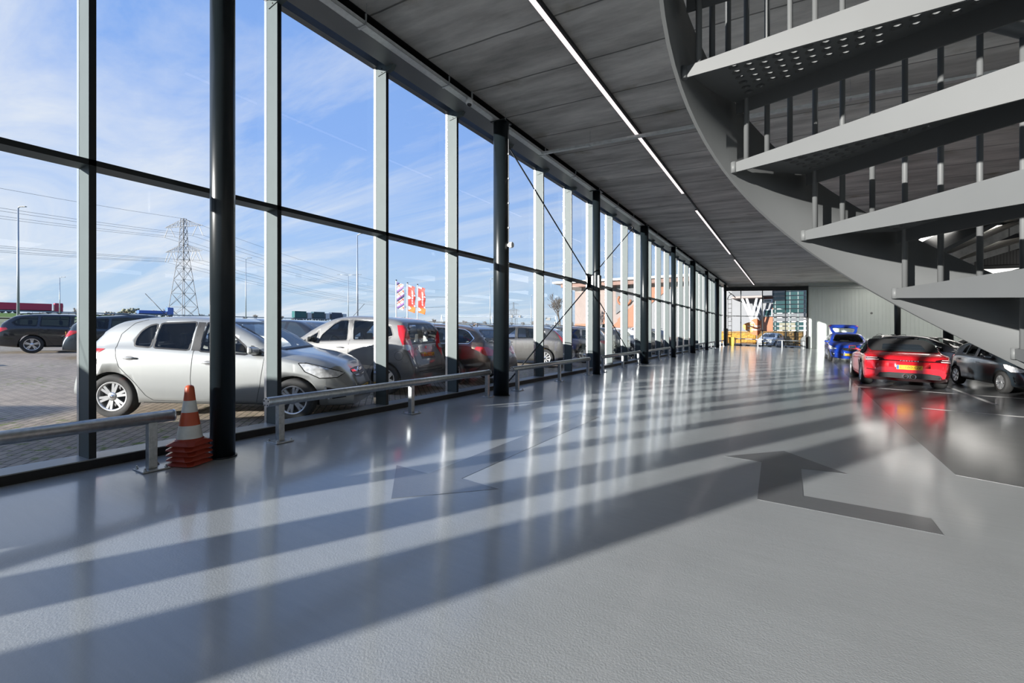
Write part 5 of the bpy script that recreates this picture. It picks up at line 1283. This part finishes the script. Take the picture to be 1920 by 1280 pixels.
# ------------------------------------------------------------------ lamp posts
M_post = mat('lamp_post_steel', (.34, .38, .42), rough=.45, metal=.4)
def at_d(px_, d): return cw((px_ - 960) / 880 * d, d)
def lamp_post(px_, d, h, lab, arm=1.2, two=False, r=.09, z=None):
    p = at_d(px_, d); z = gg(p.x) if z is None else z
    o = tag(empty('lamp_post', (p.x, p.y, z), YAW), lab, 'lamp post', 'lamp posts outdoors')
    mb = MB(); mb.tube((0, 0, 0), (0, 0, h), r, 10, r * .5); mb.build('pole', M_post, o)
    for sg in ((1, -1) if two else (1,)):
        mb = MB(); mb.path([(0, 0, h - .05), (sg * arm * .4, 0, h + .12), (sg * arm, 0, h + .15)], r * .45, 6); ar = mb.build('arm', M_post, o)
        mb = MB(); mb.box((sg * arm - .1, -.14, h + .10), (sg * arm + .65, .14, h + .2)); mb.build('lantern', mat('lantern', (.2, .22, .24), rough=.4), ar, bevel=.03)
    return o
lamp_post(34, 62, 15.4, 'tall street lamp at the far left beyond the black estate', arm=.4, r=.16)
lamp_post(112, 122, 11.0, 'small far lamp post beside the red truck', arm=.8, r=.14)
lamp_post(461, 95, 13.6, 'thin lamp post between the thin column and the second mullion', arm=.5, r=.12)
lamp_post(653, 130, 14.2, 'double armed lamp post left of the tall nearer one', two=True, arm=3.0, r=.14)
lamp_post(670, 42, 9.2, 'tall lamp post with a bent head behind the grey mini MPV', arm=.7, r=.10)
lamp_post(919, 120, 13.0, 'lamp post beside the thick column', arm=.8, r=.14)
lamp_post(996, 110, 8.5, 'lamp post below the gantry signs', arm=.8, r=.12)
# ------------------------------------------------------------------ lattice pylons and wires
M_lat = mat('pylon_steel', (.085, .09, .10), rough=.6, metal=.3)
def pylon(px_, d, h, lab, w=1.0, name='pylon'):
    p = at_d(px_, d); r = tag(empty(name, (p.x, p.y, gg(p.x)), YAW - .25), lab, 'pylon', 'electricity pylons')
    k_ = h / 46.0; t_ = .13 * k_ * w
    lv = [0, 6, 12, 18, 23, 27, 30.5, 33.5, 36.5, 39.5, 42.5, 45]
    hw = lambda z: 4.3 - (4.3 - 1.3) * min(z / 30, 1) if z < 30 else 1.3 - .55 * (z - 30) / 15
    mb = MB()
    for sx_ in (-1, 1):
        for sy_ in (-1, 1):
            for a, b_ in zip(lv, lv[1:]): mb.tube((sx_ * hw(a) * k_, sy_ * hw(a) * k_, a * k_), (sx_ * hw(b_) * k_, sy_ * hw(b_) * k_, b_ * k_), t_, 4, cap=False)
    mb.build('legs', M_lat, r)
    mb = MB()
    for a, b_ in zip(lv, lv[1:]):
        for s_ in (-1, 1):
            for (p0, p1) in (((-1, s_), (1, s_)), ((s_, -1), (s_, 1))):
                A0 = Vector((p0[0] * hw(a), p0[1] * hw(a), a)); A1 = Vector((p1[0] * hw(a), p1[1] * hw(a), a)); B0 = Vector((p0[0] * hw(b_), p0[1] * hw(b_), b_)); B1 = Vector((p1[0] * hw(b_), p1[1] * hw(b_), b_))
                mb.tube(A0 * k_, B1 * k_, t_ * .6, 4, cap=False); mb.tube(A1 * k_, B0 * k_, t_ * .6, 4, cap=False); mb.tube(B0 * k_, B1 * k_, t_ * .5, 4, cap=False)
    mb.build('lattice', M_lat, r)
    for zz, span in ((41.5, 10.5), (30.5, 10.2)):
        mb = MB()
        for sg in (-1, 1):
            for sy_ in (-1, 1):
                tip = Vector((sg * span, 0, zz)); c0 = Vector((sg * hw(zz), sy_ * hw(zz), zz)); c1 = Vector((sg * hw(zz + 2.6) * .8, sy_ * .6, zz + 3.0))
                mb.tube(c0 * k_, tip * k_, t_ * .8, 4, cap=False); mb.tube(c1 * k_, tip * k_, t_ * .7, 4, cap=False)
                for q in range(1, 6):
                    u = q / 6; m0 = c0.lerp(tip, u); m1 = c1.lerp(tip, u); m2 = c1.lerp(tip, (q - 1) / 6)
                    mb.tube(m0 * k_, m1 * k_, t_ * .45, 4, cap=False); mb.tube(m0 * k_, m2 * k_, t_ * .4, 4, cap=False)
        mb.build('cross_arm', M_lat, r)
        mb = MB()
        for sg in (-1, 1):
            for (x0, x1) in ((.82, 1.02), (.70, .46)) + (((.52, .36), (.62, .86)) if zz < 35 else ()):
                mb.tube(Vector((sg * span * x0, 0, zz - .3)) * k_, Vector((sg * span * x1, 0, zz - 4.4)) * k_, t_ * .9, 4)
        mb.build('insulator', mat('insulator', (.12, .12, .13), rough=.4), r)
    return r, p, k_
pr_, pp, pk = pylon(344, 205, 45.5, 'large lattice electricity pylon left of the thin column')
pylon(963, 900, 46, 'small far pylon left of the bracing node', name='pylon'); pylon(958, 1150, 40, 'tiny pylon in the far distance, left of its neighbour'); pylon(968, 1130, 40, 'tiny pylon in the far distance, right of its neighbour')
# conductors: sagging lines to both sides of the large pylon
far_p = at_d(963, 900); left_p = at_d(-900, 120); left_p = pp + (pp - far_p).normalized() * 330
ldir = (far_p - pp).normalized(); side = Vector((-ldir.y, ldir.x))
for zz, offs in ((26.2 * 1.0, (-10, -4.5, 4.5, 10)), (37.2, (-10.4, -5, 5, 10.4)), (45, (0,))):
    for of in offs:
        w = tag(empty('power_line', (0, 0, 0)), 'thin sagging power line of the large pylon', 'power line', 'power lines of the large pylon')
        mb = MB()
        for tgt, sag in ((left_p, 9), (pp + (far_p - pp).normalized() * 360, 9)):
            pts = []
            for k in range(15):
                u = k / 14; q = pp.lerp(tgt, u) + side * of * pk; pts.append((q.x, q.y, gg(pp.x) + zz * pk - sag * 4 * u * (1 - u)))
            mb.path(pts, .055, 4)
        mb.build('conductor', M_lat, w)
# ------------------------------------------------------------------ road gantry with signs
M_gan = mat('gantry_white', (.62, .66, .70), rough=.5)
gt = tag(empty('gantry', (0, 0, 0)), 'pale road gantry with dark signal boxes across the motorway', 'gantry')
ga, gb = at_d(828, 330), at_d(1042, 350); gzv = gg(ga.x) + .2
mb = MB()
for zz in (5.9, 7.1): mb.tube((ga.x, ga.y, gzv + zz), (gb.x, gb.y, gzv + zz), .22, 6)
for k in range(24):
    p0 = ga.lerp(gb, k / 24); p1 = ga.lerp(gb, (k + 1) / 24); mb.tube((p0.x, p0.y, gzv + (5.9 if k % 2 else 7.1)), (p1.x, p1.y, gzv + (7.1 if k % 2 else 5.9)), .10, 4)
mb.build('truss', M_gan, gt)
for q in (0.0, .42, .47, 1.0):
    p = ga.lerp(gb, q); mb = MB()
    for sg in (-1.4, 1.4): mb.tube((p.x + sg, p.y, gzv - 1.5), (p.x, p.y, gzv + 7), .22, 6)
    mb.build('leg', M_gan, gt)
for q in (.60, .67, .85):
    p = ga.lerp(gb, q); mb = MB(); mb.box((p.x - 1.0, p.y - .3, gzv + 5.6), (p.x + 1.0, p.y + .3, gzv + 7.3)); mb.build('signal_box', M_trim, gt)
p = ga.lerp(gb, .93); mb = MB(); mb.box((p.x - 1.8, p.y - .3, gzv + 3.8), (p.x + 1.8, p.y + .3, gzv + 5.8)); mb.build('signal_box', M_trim, gt)
# ------------------------------------------------------------------ flags
M_pole = mat('flag_pole_white', (.8, .8, .8), rough=.4)
def flag(px_, d, ytop, lab, cols, kind):
    p = at_d(px_, d); z = gg(p.x); h = EYE + (621.5 - ytop) * d / 880 - z
    o = tag(empty('flag', (p.x, p.y, z), YAW), lab, 'flag', 'banner flags on white poles')
    mb = MB(); mb.tube((0, 0, 0), (0, 0, h), .06, 10); mb.build('pole', M_pole, o)
    mb = MB(); mb.ball((0, 0, h + .03), .09, 1); mb.build('finial', M_trim, o)
    fw, fh = 13 / 880 * d, 49 / 880 * d; n, mrow = 28, 90
    me = bmesh.new(); g = [[me.verts.new((.08 + fw * i / n * (1 - .06 * math.sin(j * .145)), .10 * math.sin(i / n * 3 + j * .10) * i / n, h - .15 - fh * j / mrow - .25 * (i / n))) for i in range(n + 1)] for j in range(mrow + 1)]
    for j in range(mrow):
        for i in range(n):
            f = me.faces.new((g[j][i], g[j][i + 1], g[j + 1][i + 1], g[j + 1][i])); f.smooth = True
            f.material_index = kind(i / n, j / mrow)
    mm = to_mesh(me, 'cloth'); c = link('cloth', mm, cols, o); sd_ = c.modifiers.new('thick', 'SOLIDIFY'); sd_.thickness = .01
    return o
F_w, F_r, F_o, F_p, F_d = mat('flag_white', (.7, .7, .72), rough=.8), mat('flag_red', (.62, .07, .05), rough=.8), mat('flag_orange', (.70, .16, .03), rough=.8), mat('flag_purple', (.25, .10, .35), rough=.8), mat('flag_dark', (.05, .06, .10), rough=.8)
def k_red(u, v):
    if v < .06 and u < .5: return 0
    if .40 < v < .54 and u < .42 - abs(v - .47) * 5: return 0
    if .80 < v < .94 and u < .4 - abs(v - .87) * 4: return 0
    if (.30 < v < .36 or .70 < v < .76) and u > .82: return 0
    if .47 < u < .68 and .17 < v < .68 and (int(v * 60) % 3): return 0
    return 2 if v > .78 else 1
def k_mix(u, v):
    q = (v * 3.2 + u * .9) % 1.0; r_ = (v * 3.2 - u * .9) % 1.0
    if q < .20: return 3
    if q < .40: return 4
    if r_ < .16: return 1
    if .55 < q < .66: return 2
    return 0
flag(743, 48, 526, 'multicoloured banner flag on the leftmost white pole', [F_w, F_r, F_o, F_p, F_d], k_mix)
flag(764, 50, 531, 'red banner flag on the middle white pole', [F_w, F_r, F_o, F_p, F_d], k_red)
flag(783, 52, 534, 'red banner flag on the rightmost white pole', [F_w, F_r, F_o, F_p, F_d], k_red)
# ------------------------------------------------------------------ trees
M_twig = mat('twig', (.14, .115, .09), rough=.9)
def bare_tree(px_, d, h, lab, seed, group=None, twig=.012):
    p = at_d(px_, d); rr = random.Random(seed); o = tag(empty('bare_tree', (p.x, p.y, gg(p.x))), lab, 'tree', group)
    mt, mbr = MB(), MB()
    def grow(mb, a, dr, ln, r, dep):
        b_ = a + dr * ln; mb.tube(a, b_, r, 5 if dep < 2 else 3, r * .65, cap=False)
        if dep >= 5: return
        for _ in range(3 if dep else 4):
            nd = (dr + Vector((rr.uniform(-1, 1), rr.uniform(-1, 1), rr.uniform(-.25, .7))) * .62).normalized()
            grow(mbr, a + dr * ln * rr.uniform(.55, 1.0), nd, ln * rr.uniform(.60, .80), max(r * .55, twig), dep + 1)
    grow(mt, Vector((0, 0, 0)), Vector((0, 0, 1)), h * .30, h * .016, 0)
    mt.build('trunk', M_twig, o, fix=False); mbr.build('branches', M_twig, o, fix=False)
    return o
bare_tree(1050, 78, 8.6, 'bare winter tree left of the orange building', 3, twig=.022)
M_fol = [mat('foliage_brown', (.27, .245, .21), rough=.95, noise=(2, .3)), mat('foliage_green', (.22, .225, .17), rough=.95, noise=(2, .3)), mat('foliage_ochre', (.30, .25, .17), rough=.95, noise=(2, .3))]  # distance haze is mixed into these pale, greyish leaf colours
rr = random.Random(5)
def bush_mesh(seed):
    r2 = random.Random(seed); mb = MB()
    for _ in range(60): mb.ball((r2.gauss(0, .36), r2.gauss(0, .3), max(.08, .9 * r2.random() ** 1.1)), r2.uniform(.06, .16), 1)
    for v in mb.bm.verts: v.co += Vector((r2.uniform(-1, 1), r2.uniform(-1, 1), r2.uniform(-1, 1))) * .04
    return to_mesh(mb.bm, 'foliage')
BM = [bush_mesh(k) for k in range(3)]
for k, me in enumerate(BM): me.materials.append(M_fol[k % 3])
M_htwig = mat('far_twigs', (.17, .145, .125), rough=.95)
def far_tree_mesh(seed):
    """unit-height bare crown, trunk and branches apart"""
    r2 = random.Random(seed); mt, mbr = MB(), MB()
    def grow(mb, a, dr, ln, r, dep):
        e = a + dr * ln; mb.tube(a, e, r, 4 if dep < 2 else 3, r * .7, cap=False)
        if dep >= 4: return
        for _ in range(5 if dep < 2 else 4):
            nd = (dr + Vector((r2.uniform(-1, 1), r2.uniform(-1, 1), r2.uniform(-.2, .6))) * .75).normalized()
            grow(mbr, a + dr * ln * r2.uniform(.4, 1.0), nd, ln * r2.uniform(.55, .75), max(r * .6, .006), dep + 1)
    grow(mt, Vector((0, 0, -.1)), Vector((0, 0, 1)), .42, .022, 0)
    A, B = to_mesh(mt.bm, 'trunk'), to_mesh(mbr.bm, 'branches'); A.materials.append(M_htwig); B.materials.append(M_htwig)
    return A, B
FT = [far_tree_mesh(k) for k in range(4)]
px_ = -25.0; k = 0
while px_ < 1090:
    ochre = 185 < px_ < 300
    d = rr.uniform(340, 400); hgt = rr.uniform(7.0, 12.0) * (1.15 if px_ < 330 else .6); wd = hgt * rr.uniform(.9, 1.5)
    if ochre: hgt *= .55; wd = hgt * rr.uniform(1.6, 2.4)
    step = wd * 1.15 * 880 / d; px_ += step / 2
    p = at_d(px_, d)
    o = tag(empty('tree', (p.x, p.y, gg(p.x) - .15), YAW + rr.uniform(-.4, .4)), 'ochre leafed tree in the distant treeline right of the first mullion' if ochre else 'bare brown tree in the distant treeline along the horizon', 'tree', 'leafy trees of the distant treeline' if ochre else 'bare trees of the distant treeline')
    if ochre:
        c = link('foliage', BM[k % 3], None, o); c.scale = (wd * .8, hgt, hgt)
    A_, B2_ = FT[k % 4]
    c = link('trunk', A_, None, o); c.scale = (hgt, hgt, hgt)
    c = link('branches', B2_, None, o); c.scale = (wd, hgt, hgt)
    px_ += step / 2; k += 1
# mossy verge and pale kerb across the paving at the left
M_moss = mat('mossy_verge', (.15, .155, .055), rough=.95, noise=(2.5, .5), bump=(25, .5))
def strip_at(name, x0, x1, y0, y1, m, z, lab):
    mb = MB(); mb.hexa([(x0, y0, gg(x0) - .05), (x1, y0, gg(x1) - .05), (x1, y1, gg(x1) - .05), (x0, y1, gg(x0) - .05)], [(x0, y0, gg(x0) + z), (x1, y0, gg(x1) + z), (x1, y1, gg(x1) + z), (x0, y1, gg(x0) + z)])
    return tag(mb.build(name, m), lab, 'ground', kind='structure')
strip_at('moss_strip', -21.6, -19.2, -40, 3.8, M_moss, .02, 'mossy strip between the paving rows at the left')
strip_at('kerb', -19.2, -18.7, -40, 3.8, mat('kerb_concrete', (.42, .40, .36), rough=.8), .05, 'pale kerb beside the mossy strip')
# ================================================================== buildings beyond the far wall
M_rend = mat('facade_pink', (.235, .185, .165), rough=.7, noise=(.7, .08))
M_oran = mat('facade_orange', (.27, .090, .034), rough=.6, noise=(.5, .05))
M_grey_f = mat('facade_grey', (.10, .103, .11), rough=.6, noise=(.5, .04))
M_pale = mat('facade_pale', (.165, .17, .18), rough=.6, noise=(.5, .04))
M_brown = mat('soffit_brown', (.17, .085, .06), rough=.6)
M_teal = mat('dark_curtain_glass', (.02, .05, .05), rough=.06, spec=.8)
ob = tag(empty('office_building', (0, 79, 0)), 'orange and pink commercial building with a white roof edge beyond the car park', 'building')
g0 = gg(-30)
def wall_panel(name, poly, m, d=.0, th=.12):
    mb = MB(); mb.hexa([(x, -d, z) for x, z in poly], [(x, -d - th, z) for x, z in poly]); return mb.build(name, m, ob)
mb = MB(); mb.box((-33.6, 0, -.5), (14, 16, 9.6)); mb.build('main_wall', M_rend, ob)
mb = MB(); mb.box((-36.6, -3.2, 10.0), (-9, 10, 10.35)); mb.build('roof_edge', M_white, ob)
mb = MB(); mb.box((-35.2, -2.6, 9.3), (-9, 9, 10.0)); mb.build('soffit', M_brown, ob)
wall_panel('base_panel', [(-33.6, .8), (-28.5, .8), (-28.5, 2.9), (-33.6, 2.9)], M_oran)
wall_panel('pale_wedge', [(-30.3, 1.2), (-28.8, 1.2), (-30.3, 5.4)], M_pale, .12)
wall_panel('grey_panel', [(-29.6, .8), (-27.5, .8), (-27.5, 2.8), (-29.6, 2.8)], M_grey_f, .12)
wall_panel('orange_wedge', [(-28.6, .8), (-24.0, .8), (-24.0, 4.5), (-26.5, 2.5), (-27.4, 8.8)], M_oran, .12)
wall_panel('grey_panel', [(-25.9, 9.2), (-21.2, 9.2), (-21.2, 8.0), (-25.9, 4.5)], M_grey_f, .14)
wall_panel('orange_wedge', [(-25.6, .8), (-21.6, .8), (-21.6, 7.2), (-25.6, 3.6)], M_oran, .16)
wall_panel('orange_panel', [(-21.0, 5.2), (-17.0, 8.5), (-17.0, 9.3), (-21.0, 9.3)], M_oran, .14)
wall_panel('grey_panel', [(-21.0, .6), (-8.0, .6), (-8.0, 9.2), (-17.0, 8.4), (-21.0, 5.1)], M_pale, .12)
mb = MB(); mb.path([(-24.4 + 1.1 * math.cos(q), -.22, 6.9 + .9 * math.sin(q)) for q in [2.4 + .3 * k for k in range(14)]], .22, 8); mb.build('curved_mark', M_oran, ob)
# part seen straight through the far glazing
wall_panel('grey_wall', [(-8.0, -.5), (-2.2, -.5), (-2.2, 9.3), (-8.0, 9.3)], M_pale, .12)
wall_panel('orange_corner', [(-4.4, -.3), (-2.2, -.3), (-2.2, 5.0), (-4.0, 2.9)], M_oran, .26)
wall_panel('pink_corner', [(-3.6, 6.1), (-2.2, 6.1), (-2.2, 9.3), (-3.6, 9.3)], mat('facade_salmon', (.19, .075, .05), rough=.6), .26)
mb = MB(); mb.box((-7.4, -3.5, 6.35), (-3.4, 0, 6.6)); mb.build('overhang', mat('overhang_taupe', (.26, .20, .18), rough=.6), ob)
mb = MB(); mb.box((-7.4, -3.5, 6.6), (-2.2, 0, 9.6)); mb.build('upper_storey', M_grey_f, ob)
for z0, z1 in ((5.75, 6.25), (3.65, 4.75)):
    mb = MB(); mb.box((-3.45, -.5, z0), (-2.25, -.38, z1)); wf = mb.build('window_frame', M_white, ob)
    mb = MB(); mb.box((-3.3, -.53, z0 + .14), (-2.4, -.49, z1 - .14)); mb.build('pane', M_teal, wf)
for a, b_ in (((-6.4, 7.2), (-4.75, 2.9)), ((-5.5, 6.5), (-4.55, 2.9)), ((-4.1, 6.5), (-4.9, 2.9)), ((-3.55, 6.1), (-4.4, 2.9))):
    mb = MB(); mb.tube((a[0], -3.0, a[1]), (b_[0], -3.0, b_[1]), .17, 12); mb.tube((b_[0], -3.0, b_[1]), (b_[0] - .05, -3.0, -.4), .17, 12); mb.build('raking_strut', M_white, ob)
mb = MB(); mb.box((-2.2, -.3, -.4), (13.5, 0, 9.4)); cg_ = mb.build('glass_front', M_teal, ob)
for z0, z1, mm in ((2.9, 4.2, mat('spandrel_grey', (.09, .095, .10), rough=.4)), (7.4, 7.9, M_grey_f)):
    mb = MB(); mb.box((-2.15, -.36, z0), (13.5, -.3, z1)); mb.build('spandrel', mm, cg_)
mb = MB(); mb.box((-1.4, -.4, 1.4), (.6, -.31, 2.75)); mb.build('beige_panel', mat('panel_beige', (.16, .15, .10), rough=.6), cg_)
for xx in (-1.95, -.1, .9, 2.2, 4.2, 6.2):
    mb = MB(); mb.box((xx, -.42, .4), (xx + .10, -.3, 9.3)); mb.build('glazing_bar', mat('pale_green_bar', (.18, .22, .21), rough=.4), cg_)
# louvre screen standing outside the right half of the far glazing
ls = tag(empty('louvre_screen', (0, 50.9, 0)), 'white horizontal louvre blades outside the far glazing', 'louvre')
for k in range(10):
    z = 1.55 + .405 * k
    mb = MB(); mb.box((-1.4, -.05, gz(0, z)), (1.45, .12, gz(0, z) + .085)); mb.build('blade', M_white, ls)
mb = MB(); mb.box((1.05, .0, gz(0)), (1.22, .16, 5.6)); mb.build('post', mat('post_pinkish', (.6, .55, .54), rough=.4), ls)
# black bar fence, clipped hedge and a parked scooter-car beyond the far glazing
fe = tag(empty('bar_fence', (0, 54.3, 0)), 'black bar fence in front of the golden hedge', 'fence')
mb = MB()
for zz in (.25, 1.35): mb.box((-7.6, -.02, zz), (1.6, .02, zz + .05))
mb.build('rails', M_black, fe)
for k in range(62):
    mb = MB(); xx = -7.5 + .147 * k; mb.tube((xx, 0, -.1), (xx, 0, 1.62), .013, 6); mb.build('bar', M_black, fe)
M_hedge = mat('golden_hedge', (.42, .20, .028), rough=.9, noise=(7, .4), bump=(20, .8))
M_hedge2 = mat('brown_hedge', (.18, .10, .022), rough=.9, noise=(7, .45), bump=(20, .8))
for (x0, x1, mm, lab) in ((-9.0, -3.4, M_hedge, 'bright golden beech hedge behind the bar fence'), (-3.2, 2.2, M_hedge2, 'darker brown beech hedge behind the louvre screen')):
    h = tag(empty('hedge', ((x0 + x1) / 2, 60.5, -.3)), lab, 'hedge', 'hedges beyond the far glazing')
    r2 = random.Random(int(x0 * 10)); mb = MB(); w2 = (x1 - x0) / 2
    mb.box((-w2, -.45, 0), (w2, .45, 1.75)); bmesh.ops.subdivide_edges(mb.bm, edges=mb.bm.edges[:], cuts=14, use_grid_fill=True)
    for v in mb.bm.verts: v.co += Vector((r2.uniform(-1, 1), r2.uniform(-1, 1), r2.uniform(-1, 1))) * .06
    mb.build('foliage', mm, h)
    for k in range(5):
        mb = MB(); mb.tube((-w2 + (k + .5) * 2 * w2 / 5, 0, -.1), (-w2 + (k + .5) * 2 * w2 / 5, 0, .5), .05, 6); mb.build('stem', M_twig, h)
wc = copy_tree(far_h); repaint(wc, P_navy, P_white)
for ob_ in wc.children:
    if ob_.name.startswith('body'): ob_.material_slots[0].link = 'OBJECT'; ob_.material_slots[0].material = P_white
wc['label'] = 'white small car parked outside between the far glazing and the hedge'; place(wc, -1.5, 59.0, math.radians(-105), z=-.15)
if 'group' in wc: del wc['group']
# wind-blown slogan sticker on the far glazing: two overlapping bubbles
sk = tag(empty('window_sticker', (-3.12, BW - .035, 0)), 'orange speech bubble sticker with white words on the far glazing', 'sticker')
def blob(cx_, cz_, pts, y, m, name):
    mb = MB(); mb.hexa([(cx_ + x, y, cz_ + z) for x, z in pts], [(cx_ + x, y - .004, cz_ + z) for x, z in pts]); return mb.build(name, m, sk)
zc = gz(-3.1, 1.78)
big = smooth_poly([(-.28, .45), (.15, .84), (.50, .80), (.72, .50), (.72, -.45), (.55, -.78), (.15, -.74), (-.25, -.52)], .3)
small = smooth_poly([(-.80, .28), (-.3, .50), (.1, .45), (.1, -.5), (-.4, -.40), (-.80, -.05)], .25)
blob(0, zc, big, 0, mat('sticker_rust', (.42, .115, .035), rough=.5), 'rust_bubble')
blob(0, zc, small, -.006, mat('sticker_orange', (.70, .28, .07), rough=.5), 'orange_bubble')
for k, (s_, dx, dz) in enumerate((('Oh,', -.02, .44), ('wat ben', .13, .13), ('je mooi!', .17, -.20))):
    t_ = text_mesh('slogan_word', s_, .36, mat('sticker_white', (.9, .9, .88), rough=.5), sk); t_.rotation_euler = (PI / 2, 0, 0); t_.location = (dx, -.014, zc + dz); t_.scale = (.95, 1, 1)
# cable ladder, dark cabinet post, yellow bin, screen end at the right
cl = tag(empty('cable_ladder', (-5.02, 49.55, gz(-5.02))), 'upright cable ladder in the far left corner', 'ladder')
mb = MB()
for xx in (-.16, .16): mb.box((xx - .025, -.025, .0), (xx + .025, .025, 4.5))
mb.build('stringers', M_trim, cl)
for k in range(9):
    mb = MB(); mb.box((-.15, -.03, 1.0 + .42 * k), (.15, .03, 1.06 + .42 * k)); mb.build('rung', M_trim, cl)
mb = MB(); mb.path([(-.2, 0, 4.4), (-.1, -.1, 4.7), (.15, -.05, 4.95), (-.1, .05, 5.1), (.3, 0, 4.8), (.5, 0, 4.55)], .04, 6); mb.build('loose_cables', M_trim, cl)
yb_ = tag(empty('yellow_bin', (-4.78, 48.9, gz(-4.78))), 'small yellow bin in the far left corner', 'bin')
mb = MB(); mb.hexa([(-.2, -.2, 0), (.2, -.2, 0), (.2, .2, 0), (-.2, .2, 0)], [(-.24, -.24, .72), (.24, -.24, .72), (.24, .24, .72), (-.24, .24, .72)]); mb.build('body', mat('bin_yellow', (.55, .36, .03), rough=.5), yb_, bevel=.02)
mb = MB(); mb.box((-.26, -.26, .72), (.26, .26, .80)); mb.build('lid', mat('bin_lid', (.40, .27, .03), rough=.5), yb_, bevel=.02)
dp = tag(empty('dark_cabinet', (-5.30, 48.8, gz(-5.3))), 'slim dark cabinet against the glass wall in the far corner', 'cabinet')
mb = MB(); mb.box((-.15, -.3, 0), (.15, .3, 1.6)); mb.build('carcass', M_trim, dp, bevel=.01)
mb = MB(); mb.box((.15, -.27, .05), (.165, .27, 1.55)); mb.build('door', M_steel, dp)
hd_ = tag(empty('floor_post', (1.02, 49.3, gz(1.02))), 'dark slanted barrier post at the right end of the low rail', 'post')
mb = MB(); mb.hexa([(-.26, -.12, 0), (.16, -.12, 0), (.16, .12, 0), (-.26, .12, 0)], [(-.26, -.12, .85), (.16, -.12, 1.25), (.16, .12, 1.25), (-.26, .12, .85)]); mb.build('body', M_beam, hd_, bevel=.02)
# kiosk with a screen beside the far pillar
kk = tag(empty('desk', (7.0, 46.0, gz(7.0))), 'pale high desk with a monitor beside the far round pillar', 'desk')
mb = MB(); mb.box((-.55, -.3, 1.02), (.55, .3, 1.07)); mb.build('top', M_white, kk)
for xx in (-.5, .46):
    mb = MB(); mb.box((xx, -.28, 0), (xx + .04, .28, 1.02)); mb.build('side', M_white, kk)
mo_ = tag(empty('monitor', (6.95, 46.0, gz(7.0) + 1.07)), 'black monitor standing on the pale high desk', 'monitor')
mb = MB(); mb.box((-.30, -.02, .08), (.30, .02, .44)); mb.build('screen', M_trim, mo_)
mb = MB(); mb.box((-.1, -.08, 0), (.1, .08, .015)); mb.box((-.02, -.015, .015), (.02, .015, .1)); mb.build('stand', M_trim, mo_)
# parking ramp seen through the gap below the stair treads
rp = tag(empty('parking_ramp', (0, 0, 0)), 'concrete ramp climbing to the right behind the stairs', 'ramp', kind='structure')
def rq(px_, py_, d):
    p = at_d(px_, d); return Vector((p.x, p.y, EYE + (621.5 - py_) * d / 880))
for (a, b_, th, mm, nm) in (((1770, 466), (1990, 352), .16, M_beam, 'edge_beam'), ((1786, 474), (1990, 385), .30, M_concrete, 'slab'), ((1806, 486), (1990, 430), .22, M_concrete, 'lower_slab')):
    p, q = rq(a[0], a[1], 17), rq(b_[0], b_[1], 17); w_ = Vector((math.sin(YAW) * -2.5, math.cos(YAW) * 2.5, 0))
    mb = MB(); mb.hexa([p, q, q + w_, p + w_], [v + Vector((0, 0, -th)) for v in (p, q, q + w_, p + w_)]); mb.build(nm, mm, rp)
p, q = rq(1840, 498, 19.5), rq(2050, 490, 19.5)
rg = tag(empty('ramp_railing', (0, 0, 0)), 'dark bar railing in front of the black void beside the ramp', 'railing')
mb = MB()
for zz in (0, .62): mb.tube(p + Vector((0, 0, zz)), q + Vector((0, 0, zz)), .02, 8)
mb.build('rails', M_black, rg)
for k in range(36):
    s_ = p.lerp(q, k / 35); mb = MB(); mb.tube(s_, s_ + Vector((0, 0, .62)), .008, 6); mb.build('bar', M_black, rg)
mb = MB(); w_ = Vector((math.sin(YAW) * -.3, math.cos(YAW) * .3, 0)); mb.hexa([p + w_ + Vector((0, 0, -.1)), q + w_ + Vector((0, 0, -.1)), q + w_ * 2 + Vector((0, 0, -.1)), p + w_ * 2 + Vector((0, 0, -.1))], [v + Vector((0, 0, 1.9)) for v in (p + w_, q + w_, q + w_ * 2, p + w_ * 2)]); mb.build('void_backing', M_void, rp)  # dark sheet standing in for the unlit space behind the railing
